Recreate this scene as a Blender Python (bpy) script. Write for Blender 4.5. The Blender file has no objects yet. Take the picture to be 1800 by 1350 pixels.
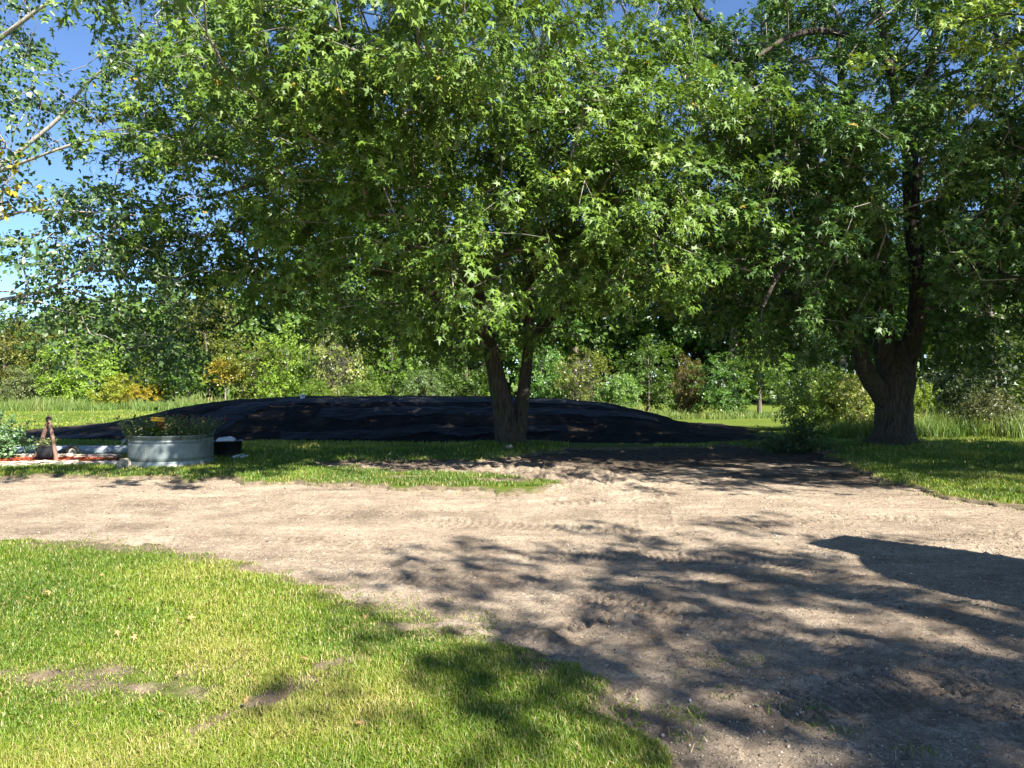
import bpy, bmesh, math
import numpy as np
from mathutils import Vector, Matrix
R = math.radians
sc = bpy.context.scene
C = sc.collection

# ------------------------------------------------------------------ camera, sky, sun, exposure
EYE, F, HOR = 1.6, 1248.0, 675.0
cam_d = bpy.data.cameras.new("camera"); cam = bpy.data.objects.new("camera", cam_d); C.objects.link(cam)
cam_d.sensor_width = 36; cam_d.lens = 36 * F / 1800; cam_d.clip_start = .05; cam_d.clip_end = 3000
cam.location = (0, 0, EYE); cam.rotation_euler = (R(90), 0, 0)
sc.camera = cam
SUN_EL, SUN_AZ = 42.0, 43.0            # azimuth measured from straight behind the camera towards the right
w = bpy.data.worlds.new("World"); sc.world = w; w.use_nodes = True
nt = w.node_tree; bg = nt.nodes["Background"]
sky = nt.nodes.new("ShaderNodeTexSky"); sky.sky_type = 'NISHITA'; sky.sun_disc = False
sky.sun_elevation = R(SUN_EL); sky.sun_rotation = R(180 - SUN_AZ)
sky.air_density = .75; sky.dust_density = .15; sky.ozone_density = 6.0; sky.altitude = 300
nt.links.new(sky.outputs[0], bg.inputs[0]); bg.inputs[1].default_value = .075
sd_ = bpy.data.lights.new("sun", 'SUN'); sd_.energy = 5.0; sd_.angle = R(.53); sd_.color = (1, .95, .86)
sun = bpy.data.objects.new("sun", sd_); C.objects.link(sun)
sdir = Vector((math.sin(R(SUN_AZ)) * math.cos(R(SUN_EL)), -math.cos(R(SUN_AZ)) * math.cos(R(SUN_EL)), math.sin(R(SUN_EL))))
sun.rotation_euler = sdir.to_track_quat('Z', 'Y').to_euler()
vs = sc.view_settings; vs.view_transform = 'Standard'; vs.look = 'None'; vs.exposure = 1.75; vs.gamma = 1
cy = sc.cycles; cy.max_bounces = 6; cy.diffuse_bounces = 3; cy.glossy_bounces = 2; cy.transmission_bounces = 4
cy.transparent_max_bounces = 4; cy.caustics_reflective = False; cy.caustics_refractive = False
cy.use_denoising = True; cy.sample_clamp_indirect = 4

# ------------------------------------------------------------------ helpers
rng = np.random.default_rng(7)
def P(px, py):                     # pixel of the photo -> point on level ground
    y = EYE * F / (py - HOR); return ((px - 900) / F * y, y)
def W(px, py, y):                  # pixel of the photo at a given distance
    return ((px - 900) / F * y, y, EYE - (py - HOR) / F * y)
def norm(a): return a / np.maximum(np.linalg.norm(a, axis=-1, keepdims=True), 1e-9)
def sstep(a, b, x):
    t = np.clip((x - a) / (b - a), 0, 1); return t * t * (3 - 2 * t)
def hash2(ix, iy, seed):
    h = (ix.astype(np.int64) * 374761393 + iy.astype(np.int64) * 668265263 + seed * 1442695041) & 0xffffffff
    h = ((h ^ (h >> 13)) * 1274126177) & 0xffffffff
    return ((h ^ (h >> 16)) & 0xffff) / 65535.0
def vnoise(x, y, seed=0):
    ix = np.floor(x); iy = np.floor(y); fx = x - ix; fy = y - iy
    fx = fx * fx * fx * (fx * (fx * 6 - 15) + 10); fy = fy * fy * fy * (fy * (fy * 6 - 15) + 10)
    a = hash2(ix, iy, seed); b = hash2(ix + 1, iy, seed); c = hash2(ix, iy + 1, seed); d = hash2(ix + 1, iy + 1, seed)
    return (a + (b - a) * fx) * (1 - fy) + (c + (d - c) * fx) * fy - .5
def fbm(x, y, s, oct=4, seed=0):
    r = 0; a = 1; f = 1 / s; ca, sa = .8, .6
    for o in range(oct):
        r = r + a * vnoise(x * f, y * f, seed + o); a *= .5; f *= 2.03
        x, y = ca * x - sa * y + 3.1, sa * x + ca * y + 1.7
    return r
def link(o): C.objects.link(o); return o
def tag(o, label=None, cat=None, group=None, kind=None):
    for k, v in (('label', label), ('category', cat), ('group', group), ('kind', kind)):
        if v: o[k] = v
    return o
def empty(name, loc, label, cat, group=None):
    o = link(bpy.data.objects.new(name, None)); o.location = loc; o.empty_display_size = .2
    return tag(o, label, cat, group)
def mesh_np(name, V, faces, mat, parent=None, var=None, smooth=False, local=True):
    """V (n,3); faces: list of int arrays (m,k). World coordinates; a parent's location is taken off."""
    V = np.asarray(V, np.float32)
    if parent is not None and local: V = V - np.array(parent.location, np.float32)
    me = bpy.data.meshes.new(name)
    nl = sum(f.size for f in faces); nf = sum(len(f) for f in faces)
    me.vertices.add(len(V)); me.vertices.foreach_set("co", V.ravel())
    me.loops.add(nl); me.loops.foreach_set("vertex_index", np.concatenate([f.ravel() for f in faces]).astype(np.int32))
    me.polygons.add(nf)
    tot = np.concatenate([np.full(len(f), f.shape[1], np.int32) for f in faces])
    st = np.zeros(nf, np.int32); st[1:] = np.cumsum(tot)[:-1]
    me.polygons.foreach_set("loop_start", st); me.polygons.foreach_set("loop_total", tot)
    if smooth: me.polygons.foreach_set("use_smooth", np.ones(nf, bool))
    me.update(calc_edges=True)
    if var is not None:
        at = me.attributes.new("var", 'FLOAT', 'POINT'); at.data.foreach_set("value", np.asarray(var, np.float32))
    me.materials.append(mat)
    o = link(bpy.data.objects.new(name, me))
    if parent is not None: o.parent = parent
    return o
def bm_obj(name, bm, mat, parent=None, smooth=False, bevel=0):
    me = bpy.data.meshes.new(name); bm.normal_update(); bm.to_mesh(me); bm.free(); me.materials.append(mat)
    if smooth:
        for p in me.polygons: p.use_smooth = True
    o = link(bpy.data.objects.new(name, me))
    if parent is not None:
        o.parent = parent
        me.transform(Matrix.Translation(-Vector(parent.location)))
    if bevel:
        b = o.modifiers.new("bevel", 'BEVEL'); b.width = bevel; b.segments = 2; b.limit_method = 'ANGLE'
    return o
def tube(pts, rad, K, V, Fq, bark=0, seed=0):
    """append a tapered tube along pts to the lists V (arrays) / Fq (quads)"""
    pts = np.asarray(pts, float); rad = np.asarray(rad, float); n = len(pts)
    t = norm(np.gradient(pts, axis=0)); ref = np.array([1., 0, 0]) if abs(t[0][0]) < .8 else np.array([0, 1., 0])
    u = norm(np.cross(t[0], ref)); rings = []
    a = np.arange(K) / K * 2 * np.pi
    s = np.concatenate([[0], np.cumsum(np.linalg.norm(np.diff(pts, axis=0), axis=1))])
    for i in range(n):
        u = norm(u - t[i] * np.dot(u, t[i])); v = np.cross(t[i], u)
        r = rad[i]
        rr = np.full(K, r)
        if bark:
            cx, sx = np.cos(a) * r * 9, np.sin(a) * r * 9
            q = fbm(cx + sx * .35, sx + np.full(K, s[i] * 1.5), 1.0, 3, seed)
            rid = 1 - np.abs(fbm(a * r * 13 + .6 * np.sin(s[i] * 5), np.full(K, s[i] * 2.2), 1.0, 3, seed + 9)) * 2.2
            lump = fbm(np.cos(a) * 1.3 + 9, np.sin(a) * 1.3 + s[i] * 1.1, 1.0, 2, seed + 5)
            rr = r * (1 + lump * .16) + bark * (q * .6 + rid * .55)
        rings.append(pts[i] + rr[:, None] * (np.cos(a)[:, None] * u + np.sin(a)[:, None] * v))
    off = sum(len(x) for x in V); V.append(np.concatenate(rings))
    i = np.arange(n - 1)[:, None] * K; j = np.arange(K)[None, :]; j2 = (j + 1) % K
    Fq.append((np.stack([i + j, i + j2, i + K + j2, i + K + j], -1).reshape(-1, 4)) + off)
def catmull(pts, step):
    pts = np.asarray(pts, float); out = []
    p = np.vstack([2 * pts[0] - pts[1], pts, 2 * pts[-1] - pts[-2]])
    for i in range(1, len(p) - 2):
        n = max(1, int(np.linalg.norm((p[i + 1] - p[i])[:3]) / step))
        t = (np.arange(n) / n)[:, None]
        out.append(.5 * (2 * p[i] + (p[i + 1] - p[i - 1]) * t + (2 * p[i - 1] - 5 * p[i] + 4 * p[i + 1] - p[i + 2]) * t ** 2
                         + (-p[i - 1] + 3 * p[i] - 3 * p[i + 1] + p[i + 2]) * t ** 3))
    out.append(pts[-1:]); return np.vstack(out)

# ------------------------------------------------------------------ materials
def newmat(name):
    m = bpy.data.materials.new(name); m.use_nodes = True
    return m, m.node_tree.nodes, m.node_tree.links, m.node_tree.nodes["Principled BSDF"]
def ramp(n, stops):
    r = n.new("ShaderNodeValToRGB"); e = r.color_ramp.elements
    while len(e) > 1: e.remove(e[-1])
    e[0].position = stops[0][0]; e[0].color = (*stops[0][1], 1)
    for p, c in stops[1:]:
        q = e.new(p); q.color = (*c, 1)
    return r
def noise(n, l, scale, detail=5, rough=.55, vec=None, dist=0):
    t = n.new("ShaderNodeTexNoise"); t.inputs["Scale"].default_value = scale; t.inputs["Detail"].default_value = detail
    t.inputs["Roughness"].default_value = rough; t.inputs["Distortion"].default_value = dist
    if vec: l.new(vec, t.inputs["Vector"])
    return t
def objcoord(n, l, scale=(1, 1, 1)):
    tc = n.new("ShaderNodeTexCoord"); mp = n.new("ShaderNodeMapping"); mp.inputs["Scale"].default_value = scale
    l.new(tc.outputs["Object"], mp.inputs[0]); return mp.outputs[0]
def mix(n, l, fac, a, b, mode='MIX'):
    m = n.new("ShaderNodeMix"); m.data_type = 'RGBA'; m.blend_type = mode
    for s, v in ((m.inputs[0], fac), (m.inputs[6], a), (m.inputs[7], b)):
        if isinstance(v, (int, float)): s.default_value = v
        elif isinstance(v, tuple): s.default_value = (*v, 1)
        else: l.new(v, s)
    return m.outputs[2]
def bump(n, l, h, strength, dist, base=None):
    b = n.new("ShaderNodeBump"); b.inputs["Strength"].default_value = strength; b.inputs["Distance"].default_value = dist
    l.new(h, b.inputs["Height"])
    if base: l.new(base, b.inputs["Normal"])
    return b.outputs[0]
def attr(n, name="var"):
    a = n.new("ShaderNodeAttribute"); a.attribute_name = name; return a
def leaf_mat(name, stops, back=1.0, transl=.35, tcol=(1.5, 1.5, .6), rough=.42, tint=False, spec=.5):
    m, n, l, b = newmat(name)
    a = attr(n); r = ramp(n, stops); l.new(a.outputs["Fac"], r.inputs[0]); col = r.outputs[0]
    if tint:
        oi = n.new("ShaderNodeObjectInfo"); col = mix(n, l, 1.0, col, oi.outputs["Color"], 'MULTIPLY')
    if back != 1.0:
        g = n.new("ShaderNodeNewGeometry")
        pale = mix(n, l, .5, col, (.16, .22, .14)); col2 = mix(n, l, g.outputs["Backfacing"], col, pale)
    else: col2 = col
    l.new(col2, b.inputs["Base Color"]); b.inputs["Roughness"].default_value = rough
    b.inputs["Specular IOR Level"].default_value = spec
    t = n.new("ShaderNodeBsdfTranslucent"); l.new(mix(n, l, 1.0, col, tcol, 'MULTIPLY'), t.inputs[0])
    ms = n.new("ShaderNodeMixShader"); ms.inputs[0].default_value = transl
    l.new(b.outputs[0], ms.inputs[1]); l.new(t.outputs[0], ms.inputs[2])
    l.new(ms.outputs[0], n["Material Output"].inputs[0]); return m
def plain(name, col, rough=.6, metal=0, var=.15, scale=8, bumpd=0, bscale=40, spec=.5):
    m, n, l, b = newmat(name); v = objcoord(n, l)
    t = noise(n, l, scale, 5, .6, v)
    lo = tuple(c * (1 - var) for c in col); hi = tuple(min(1, c * (1 + var)) for c in col)
    r = ramp(n, [(.3, lo), (.7, hi)]); l.new(t.outputs[0], r.inputs[0]); l.new(r.outputs[0], b.inputs["Base Color"])
    b.inputs["Roughness"].default_value = rough; b.inputs["Metallic"].default_value = metal
    b.inputs["Specular IOR Level"].default_value = spec
    if bumpd:
        t2 = noise(n, l, bscale, 6, .65, v); l.new(bump(n, l, t2.outputs[0], .8, bumpd), b.inputs["Normal"])
    return m
def bark_mat(name, lo, hi, vscale=3, moss=None):
    m, n, l, b = newmat(name); v = objcoord(n, l, (1, 1, .16))
    t = noise(n, l, vscale * 7, 7, .7, v, .5); t2 = noise(n, l, 2.2, 4, .6, objcoord(n, l))
    r = ramp(n, [(.32, lo), (.62, hi)]); l.new(t.outputs[0], r.inputs[0]); col = r.outputs[0]
    if moss:
        rr = ramp(n, [(.52, (0, 0, 0)), (.68, (1, 1, 1))]); l.new(t2.outputs[0], rr.inputs[0])
        col = mix(n, l, rr.outputs[0], col, moss)
    l.new(col, b.inputs["Base Color"]); b.inputs["Roughness"].default_value = .92; b.inputs["Specular IOR Level"].default_value = .2
    l.new(bump(n, l, t.outputs[0], 1, .03), b.inputs["Normal"]); return m

MAPLE = [(0, (.052, .100, .012)), (.45, (.100, .175, .021)), (.85, (.170, .25, .032)), (.97, (.22, .27, .03)), (1, (.26, .19, .03))]
MAPLE_SHADE = [(0, (.034, .080, .012)), (.45, (.062, .130, .020)), (.85, (.105, .185, .028)), (.97, (.15, .21, .03)), (1, (.24, .18, .03))]
M_maple = leaf_mat("silver_maple_leaf", MAPLE, .5, .18, rough=.5, spec=.35)
M_maple_shade = leaf_mat("shaded_green_maple_leaf", MAPLE_SHADE, .5, .18, rough=.5, spec=.35)  # deeper green maple copy with the right tree's shade put into its colour
M_poplar = leaf_mat("poplar_leaf", [(0, (.04, .085, .022)), (.6, (.07, .13, .035)), (.93, (.11, .17, .05)), (1, (.3, .25, .03))], .5, .25, rough=.42, spec=.5)
M_ash = leaf_mat("yellowing_leaf", [(0, (.28, .26, .03)), (.5, (.42, .33, .03)), (1, (.22, .3, .03))], 1, .4)
M_wleaf = leaf_mat("woodland_leaf", [(0, (.6, .66, .5)), (.5, (1, 1, 1)), (.85, (1.4, 1.3, 1.1)), (1, (1.8, 1.4, 1.0))], 1, .33, tint=True)
M_wood = leaf_mat("far_wood_leaf", [(0, (.05, .095, .014)), (.6, (.09, .155, .022)), (1, (.16, .21, .032))], 1, .3)
M_grass = leaf_mat("lawn_blade", [(0, (.065, .130, .011)), (.5, (.145, .228, .018)), (.82, (.245, .295, .032)), (.9, (.38, .33, .11)), (1, (.46, .36, .19))], 1, .3, rough=.5)
M_tall = leaf_mat("tall_grass_blade", [(0, (.09, .17, .03)), (.5, (.17, .23, .05)), (.8, (.30, .28, .10)), (1, (.42, .33, .17))], 1, .3, rough=.6)
M_bark = bark_mat("maple_bark", (.015, .012, .009), (.095, .078, .06), 3, (.055, .058, .026))
M_bark2 = bark_mat("grey_twig_bark", (.12, .105, .09), (.34, .30, .26), 3)
M_pbark = bark_mat("pale_poplar_bark", (.20, .18, .15), (.40, .37, .32), 2)
M_wbark = bark_mat("woodland_bark", (.05, .04, .03), (.2, .17, .14), 3)

# ------------------------------------------------------------------ bare ground outline (polygons on the ground)
far_e = [P(*p) for p in [(-500, 826), (-200, 831), (0, 836), (300, 842), (600, 853), (800, 862), (940, 867), (985, 858), (950, 846), (860, 836), (770, 830),
         (700, 834), (640, 822), (545, 815), (640, 808), (750, 811), (850, 808), (905, 800), (960, 796), (1000, 790), (1280, 785), (1440, 792),
         (1470, 805), (1500, 824), (1570, 846), (1640, 866), (1700, 884), (1800, 899), (2000, 912), (2400, 925)]]
near_e = [P(*p) for p in [(1160, 1400), (1140, 1340), (1112, 1290), (1088, 1212), (1000, 1172), (870, 1128), (800, 1112), (760, 1080), (690, 1068), (600, 1030), (500, 998), (350, 972),
          (150, 953), (0, 943), (-300, 934), (-600, 928)]]
BARE = np.array(far_e + [(20, 8), (20, -10), (.5, -10), (.52, 1)] + near_e)
GRASS_ISLE = [np.array([P(*p) for p in q]) for q in ([(600, 832), (700, 836), (820, 848), (905, 853), (990, 860), (940, 868), (800, 863), (600, 854)],)]
def sdf(poly, x, y):
    """signed distance, negative inside"""
    d = np.full(x.shape, 1e9); ins = np.zeros(x.shape, bool); n = len(poly)
    for i in range(n):
        a = poly[i]; b = poly[(i + 1) % n]; e = b - a
        t = np.clip(((x - a[0]) * e[0] + (y - a[1]) * e[1]) / (e @ e + 1e-12), 0, 1)
        d = np.minimum(d, (x - a[0] - e[0] * t) ** 2 + (y - a[1] - e[1] * t) ** 2)
        c = ((a[1] > y) != (b[1] > y)) & (x < e[0] * (y - a[1]) / (e[1] if abs(e[1]) > 1e-9 else 1e-9) + a[0]); ins ^= c
    d = np.sqrt(d); return np.where(ins, -d, d)
def bare_sd(x, y):
    s = sdf(BARE, x, y)
    # ragged edge, bare patches in the near lawn
    s = s + fbm(x, y, .6, 5, 21) * np.clip(.12 + y * .035, .1, .6) + fbm(x, y, .11, 3, 22) * .10
    for (px, py, rx, ry, ang) in SCARS:
        cx, cy_ = P(px, py); ca, sa = math.cos(ang), math.sin(ang); dx, dy = x - cx, y - cy_
        u, v = ca * dx + sa * dy, -sa * dx + ca * dy
        s = np.minimum(s, (np.sqrt((u / rx) ** 2 + (v / ry) ** 2) - .7) * min(rx, ry) * 1.8 + .02 + fbm(x, y, .16, 4, 5) * .22)
    return s
SCARS = [(60, 1190, .62, .07, .06), (240, 1212, .42, .05, -.12), (470, 1232, .07, .30, -.55), (720, 1100, .2, .08, .2), (640, 1275, .05, .05, 0),
         (720, 842, .5, .25, 0), (890, 846, .55, .3, 0)]
def base_z(x, y):
    h = fbm(x, y, 6, 3, 2) * .08 * sstep(2, 8, np.abs(y)) + fbm(x, y, .8, 3, 3) * .02
    h = h + .22 * np.exp(-(((x - 9.4) / 1.5) ** 2 + ((y - 17.4) / 1.5) ** 2)) + .1 * np.exp(-((x / 1.1) ** 2 + ((y - 18.2) / 1.0) ** 2))
    return h * sstep(1.5, 3, np.hypot(x, y))
def lawn_z(x, y, s=None):
    if s is None: s = bare_sd(x, y)
    return base_z(x, y) - .10 * sstep(.02, -.12, s) + .012 * sstep(.5, .05, s) * sstep(-.02, .05, s)
TRACKS = [  # polyline on the ground, half width, lug spacing, depth
    ([(560, 1000), (800, 1010), (1010, 1040), (1200, 1070), (1420, 1112), (1640, 1190), (1850, 1290)], .19, .066, .016),
    ([(900, 960), (1150, 965), (1380, 985), (1520, 1030), (1800, 1150), (2000, 1240)], .22, .075, .015),
    ([(300, 930), (700, 950), (930, 1000), (1120, 1050), (1330, 1095)], .18, .07, .013),
    ([(-100, 876), (300, 880), (700, 905), (960, 915), (1200, 925), (1500, 905), (1800, 940)], .22, .10, .016),
    ([(960, 880), (1100, 872), (1260, 850), (1400, 825)], .25, .12, .022),
    ([(1100, 1400), (1180, 1320), (1250, 1275), (1400, 1225), (1600, 1190), (1850, 1180)], .20, .066, .016),
    ([(1420, 1400), (1330, 1300), (1230, 1130), (1170, 1000), (1150, 890), (1140, 860)], .19, .075, .013),
    ([(960, 1092), (1040, 1075), (1085, 1080)], .12, .09, .035),
    ([(1500, 1400), (1620, 1300), (1800, 1240)], .2, .066, .015),
    ([(-100, 928), (300, 925), (700, 955), (900, 1000)], .25, .12, .010)]
TRC = [None, None]
def bare_z(x, y):
    mark = np.zeros(x.shape)
    z = base_z(x, y) - .035 + fbm(x, y, .6, 3, 31) * .010 + fbm(x, y, .06, 3, 35) * .0055 + fbm(x * .2, y, .10, 3, 36) * .008
    cl = fbm(x, y, .05, 2, 41); z = z + np.maximum(cl - .3, 0) * .05
    for pl, hw, lug, dep in TRACKS:
        q = catmull([P(*p) for p in pl], .25); s0 = 0; best = np.full(x.shape, 9.); S = np.zeros(x.shape); D = np.zeros(x.shape)
        for a, b in zip(q[:-1], q[1:]):
            e = b - a; L = np.linalg.norm(e); t = np.clip(((x - a[0]) * e[0] + (y - a[1]) * e[1]) / L ** 2, 0, 1)
            dd = np.hypot(x - a[0] - e[0] * t, y - a[1] - e[1] * t); k = dd < best
            side = np.sign((x - a[0]) * e[1] - (y - a[1]) * e[0])
            best = np.where(k, dd, best); S = np.where(k, s0 + t * L, S); D = np.where(k, side * dd, D); s0 += L
        fade = (.25 + .75 * sstep(-.3, .1, fbm(x, y, .8, 3, 51))) * sstep(hw * 1.05, hw * .8, best)
        lugs = np.sin(2 * np.pi * (S / lug + np.abs(D) / hw * .55))
        z = z + dep * fade * (-.5 + .85 * np.clip(lugs * 2.5 + .4, -1, 1) * .5)
        mark = np.maximum(mark, fade * (.16 + .34 * (lugs < -.15)) * sstep(-.35, .1, fbm(x, y, .3, 3, 53)))
        z = z + dep * .8 * np.exp(-((best - hw * 1.12) / .03) ** 2) * np.clip(.4 + fbm(x, y, .12, 3, 52) * 3, 0, 2)
    TRC[0], TRC[1] = x, mark
    # torn soil round the forked tree and at the lawn's near corner
    for (px, py, r, a) in ((960, 826, 1.6, .07), (800, 826, 1.5, .05), (1060, 846, 1.1, .05), (930, 1110, .45, .07), (1090, 1230, .25, .07), (790, 1098, .3, .05)):
        cx, cy_ = P(px, py); z = z + a * np.exp(-(((x - cx) / r) ** 2 + ((y - cy_) / r) ** 2)) * (fbm(x, y, .22, 5, 61) * 1.6 + .2)
    return z
def grid_axis(spec):
    out = [spec[0][0]]
    for a, b, s in spec:
        n = max(1, int(round((b - a) / s))); out += list(a + (b - a) * (np.arange(n) + 1) / n)
    return np.array(out)
def grid_mesh(xs, ys, zf, name, mat, keep=None, var=None, smooth=True, parent=None):
    X, Y = np.meshgrid(xs, ys); nx, ny = len(xs), len(ys)
    Z = zf(X, Y)
    i = np.arange(ny - 1)[:, None] * nx; j = np.arange(nx - 1)[None, :]
    Q = np.stack([i + j, i + j + 1, i + nx + j + 1, i + nx + j], -1).reshape(-1, 4)
    V = np.stack([X, Y, Z], -1).reshape(-1, 3); vr = var(X, Y).ravel() if var else None
    if keep is not None:
        k = keep(X, Y).ravel(); Q = Q[k[Q].any(1)]; u, inv = np.unique(Q, return_inverse=True); V = V[u]; Q = inv.reshape(-1, 4)
        if vr is not None: vr = vr[u]
    return mesh_np(name, V, [Q], mat, parent, vr, smooth)

XS = grid_axis([(-420, -60, 30), (-60, -20, 2), (-20, -9, .2), (-9, -5, .07), (-5, 6.5, .028), (6.5, 12, .09), (12, 22, .25), (22, 60, 2), (60, 420, 30)])
YS = grid_axis([(-60, -10, 5), (-10, 2.4, .3), (2.4, 7.6, .026), (7.6, 13, .055), (13, 22, .11), (22, 32, .4), (32, 60, 1), (60, 420, 30)])
def mat_lawn_soil():
    m, n, l, b = newmat("lawn_ground"); v = objcoord(n, l); at = attr(n)
    t = noise(n, l, 9, 8, .7, v); t2 = noise(n, l, .45, 3, .5, v); t3 = noise(n, l, 60, 4, .7, v)
    r = ramp(n, [(.3, (.07, .085, .022)), (.5, (.115, .16, .022)), (.68, (.19, .21, .05))]); l.new(t.outputs[0], r.inputs[0])
    r2 = ramp(n, [(.3, (.75, .85, .6)), (.7, (1.15, 1.1, 1.2))]); l.new(t2.outputs[0], r2.inputs[0])
    rd = ramp(n, [(.3, (.10, .075, .052)), (.55, (.23, .178, .12)), (.7, (.36, .29, .2))]); l.new(t.outputs[0], rd.inputs[0])
    l.new(mix(n, l, at.outputs["Fac"], mix(n, l, 1.0, r.outputs[0], r2.outputs[0], 'MULTIPLY'), rd.outputs[0]), b.inputs["Base Color"])
    b.inputs["Roughness"].default_value = .95; b.inputs["Specular IOR Level"].default_value = .1
    l.new(bump(n, l, t3.outputs[0], 1, .03), b.inputs["Normal"]); return m
def mat_dirt():
    m, n, l, b = newmat("gravel_dirt"); v = objcoord(n, l)
    t = noise(n, l, 1.4, 6, .6, v); t2 = noise(n, l, 14, 7, .75, v); t3 = noise(n, l, 110, 5, .8, v)
    r = ramp(n, [(.3, (.26, .20, .145)), (.5, (.37, .292, .215)), (.7, (.46, .375, .28))]); l.new(t.outputs[0], r.inputs[0])
    r2 = ramp(n, [(.25, (.62, .6, .58)), (.5, (1, 1, 1)), (.72, (1.22, 1.22, 1.2))]); l.new(t2.outputs[0], r2.inputs[0])
    r3 = ramp(n, [(.32, (.42, .41, .4)), (.5, (1, 1, 1)), (.64, (1.5, 1.5, 1.5))]); l.new(t3.outputs[0], r3.inputs[0])
    t5 = noise(n, l, 38, 6, .75, v); r5 = ramp(n, [(.34, (.6, .59, .57)), (.5, (1, 1, 1)), (.62, (1.2, 1.2, 1.19))]); l.new(t5.outputs[0], r5.inputs[0])
    c = mix(n, l, 1.0, r.outputs[0], r2.outputs[0], 'MULTIPLY'); c = mix(n, l, .85, c, r5.outputs[0], 'MULTIPLY'); c = mix(n, l, .8, c, r3.outputs[0], 'MULTIPLY')
    st = noise(n, l, 1.0, 6, .7, objcoord(n, l, (.7, 5, 1)), .6); r4 = ramp(n, [(.3, (.72, .71, .7)), (.5, (1, 1, 1)), (.7, (1.18, 1.18, 1.17))]); l.new(st.outputs[0], r4.inputs[0]); c = mix(n, l, .9, c, r4.outputs[0], 'MULTIPLY')
    a = attr(n); ts = noise(n, l, 7, 6, .7, v)
    rs = ramp(n, [(.3, (.028, .021, .015)), (.5, (.075, .057, .042)), (.68, (.20, .155, .11))]); l.new(ts.outputs[0], rs.inputs[0])
    l.new(mix(n, l, a.outputs["Fac"], c, rs.outputs[0]), b.inputs["Base Color"])
    b.inputs["Roughness"].default_value = .95; b.inputs["Specular IOR Level"].default_value = .15
    nb = bump(n, l, t5.outputs[0], 1, .02); l.new(bump(n, l, t3.outputs[0], 1, .014, nb), b.inputs["Normal"]); return m
def soil_shade_var(x, y):
    s = np.zeros(x.shape)
    # dark topsoil by the mound, drawn nearer to paint the trees' shade too
    edge = np.interp(x, [-6, -2, .3, 1.5, 4, 8, 12], [13.0, 12.5, 12.6, 12.4, 11.9, 11.0, 10.2])
    s = sstep(-1.0, 2.6, y - edge + fbm(x * .5, y, .9, 6, 71) * 3.6)
    for (px, py, rx, ry, a) in ((930, 1110, .6, .25, .75), (1120, 1260, .35, .6, .5), (60, 1190, .9, .2, .9), (240, 1212, .8, .2, .9), (790, 1105, .5, .25, .7), (690, 1085, .5, .12, .6), (1300, 1000, .9, .8, .35), (1500, 1060, 1.2, .8, .35), (1600, 1250, 1.2, .5, .4), (1250, 1330, .6, .3, .45), (330, 885, 2.2, .4, .5), (120, 925, 1.5, .3, .35), (640, 900, 1.6, .4, .5), (850, 985, 1.3, .35, .4), (1100, 900, 1.4, .6, .3), (1650, 930, 1.2, .5, .3), (600, 860, .4, .1, .7)):
        cx, cy_ = P(px, py); q = np.exp(-(((x - cx) / rx) ** 2 + ((y - cy_) / ry) ** 2))
        s = np.maximum(s, a * q * sstep(-.35, .35, fbm(x, y, .3, 4, 77)))
    if TRC[0] is x: s = np.maximum(s, TRC[1] * .75)
    return np.clip(s, 0, 1)
ground = tag(grid_mesh(XS, YS, lambda x, y: lawn_z(x, y), "ground", mat_lawn_soil(), var=lambda x, y: sstep(.32, .02, bare_sd(x, y) + fbm(x, y, .25, 3, 55) * .3)), kind='structure')
XD = grid_axis([(-22, -9, .25), (-9, -5, .06), (-5, 6.5, .0155), (6.5, 12, .06), (12, 20, .3)])
YD = grid_axis([(-10, 2.5, .3), (2.5, 7.8, .0145), (7.8, 13, .035), (13, 23, .1)])
driveway = tag(grid_mesh(XD, YD, bare_z, "driveway", mat_dirt(), keep=lambda x, y: bare_sd(x, y) < .2, var=soil_shade_var), kind='structure')

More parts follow.
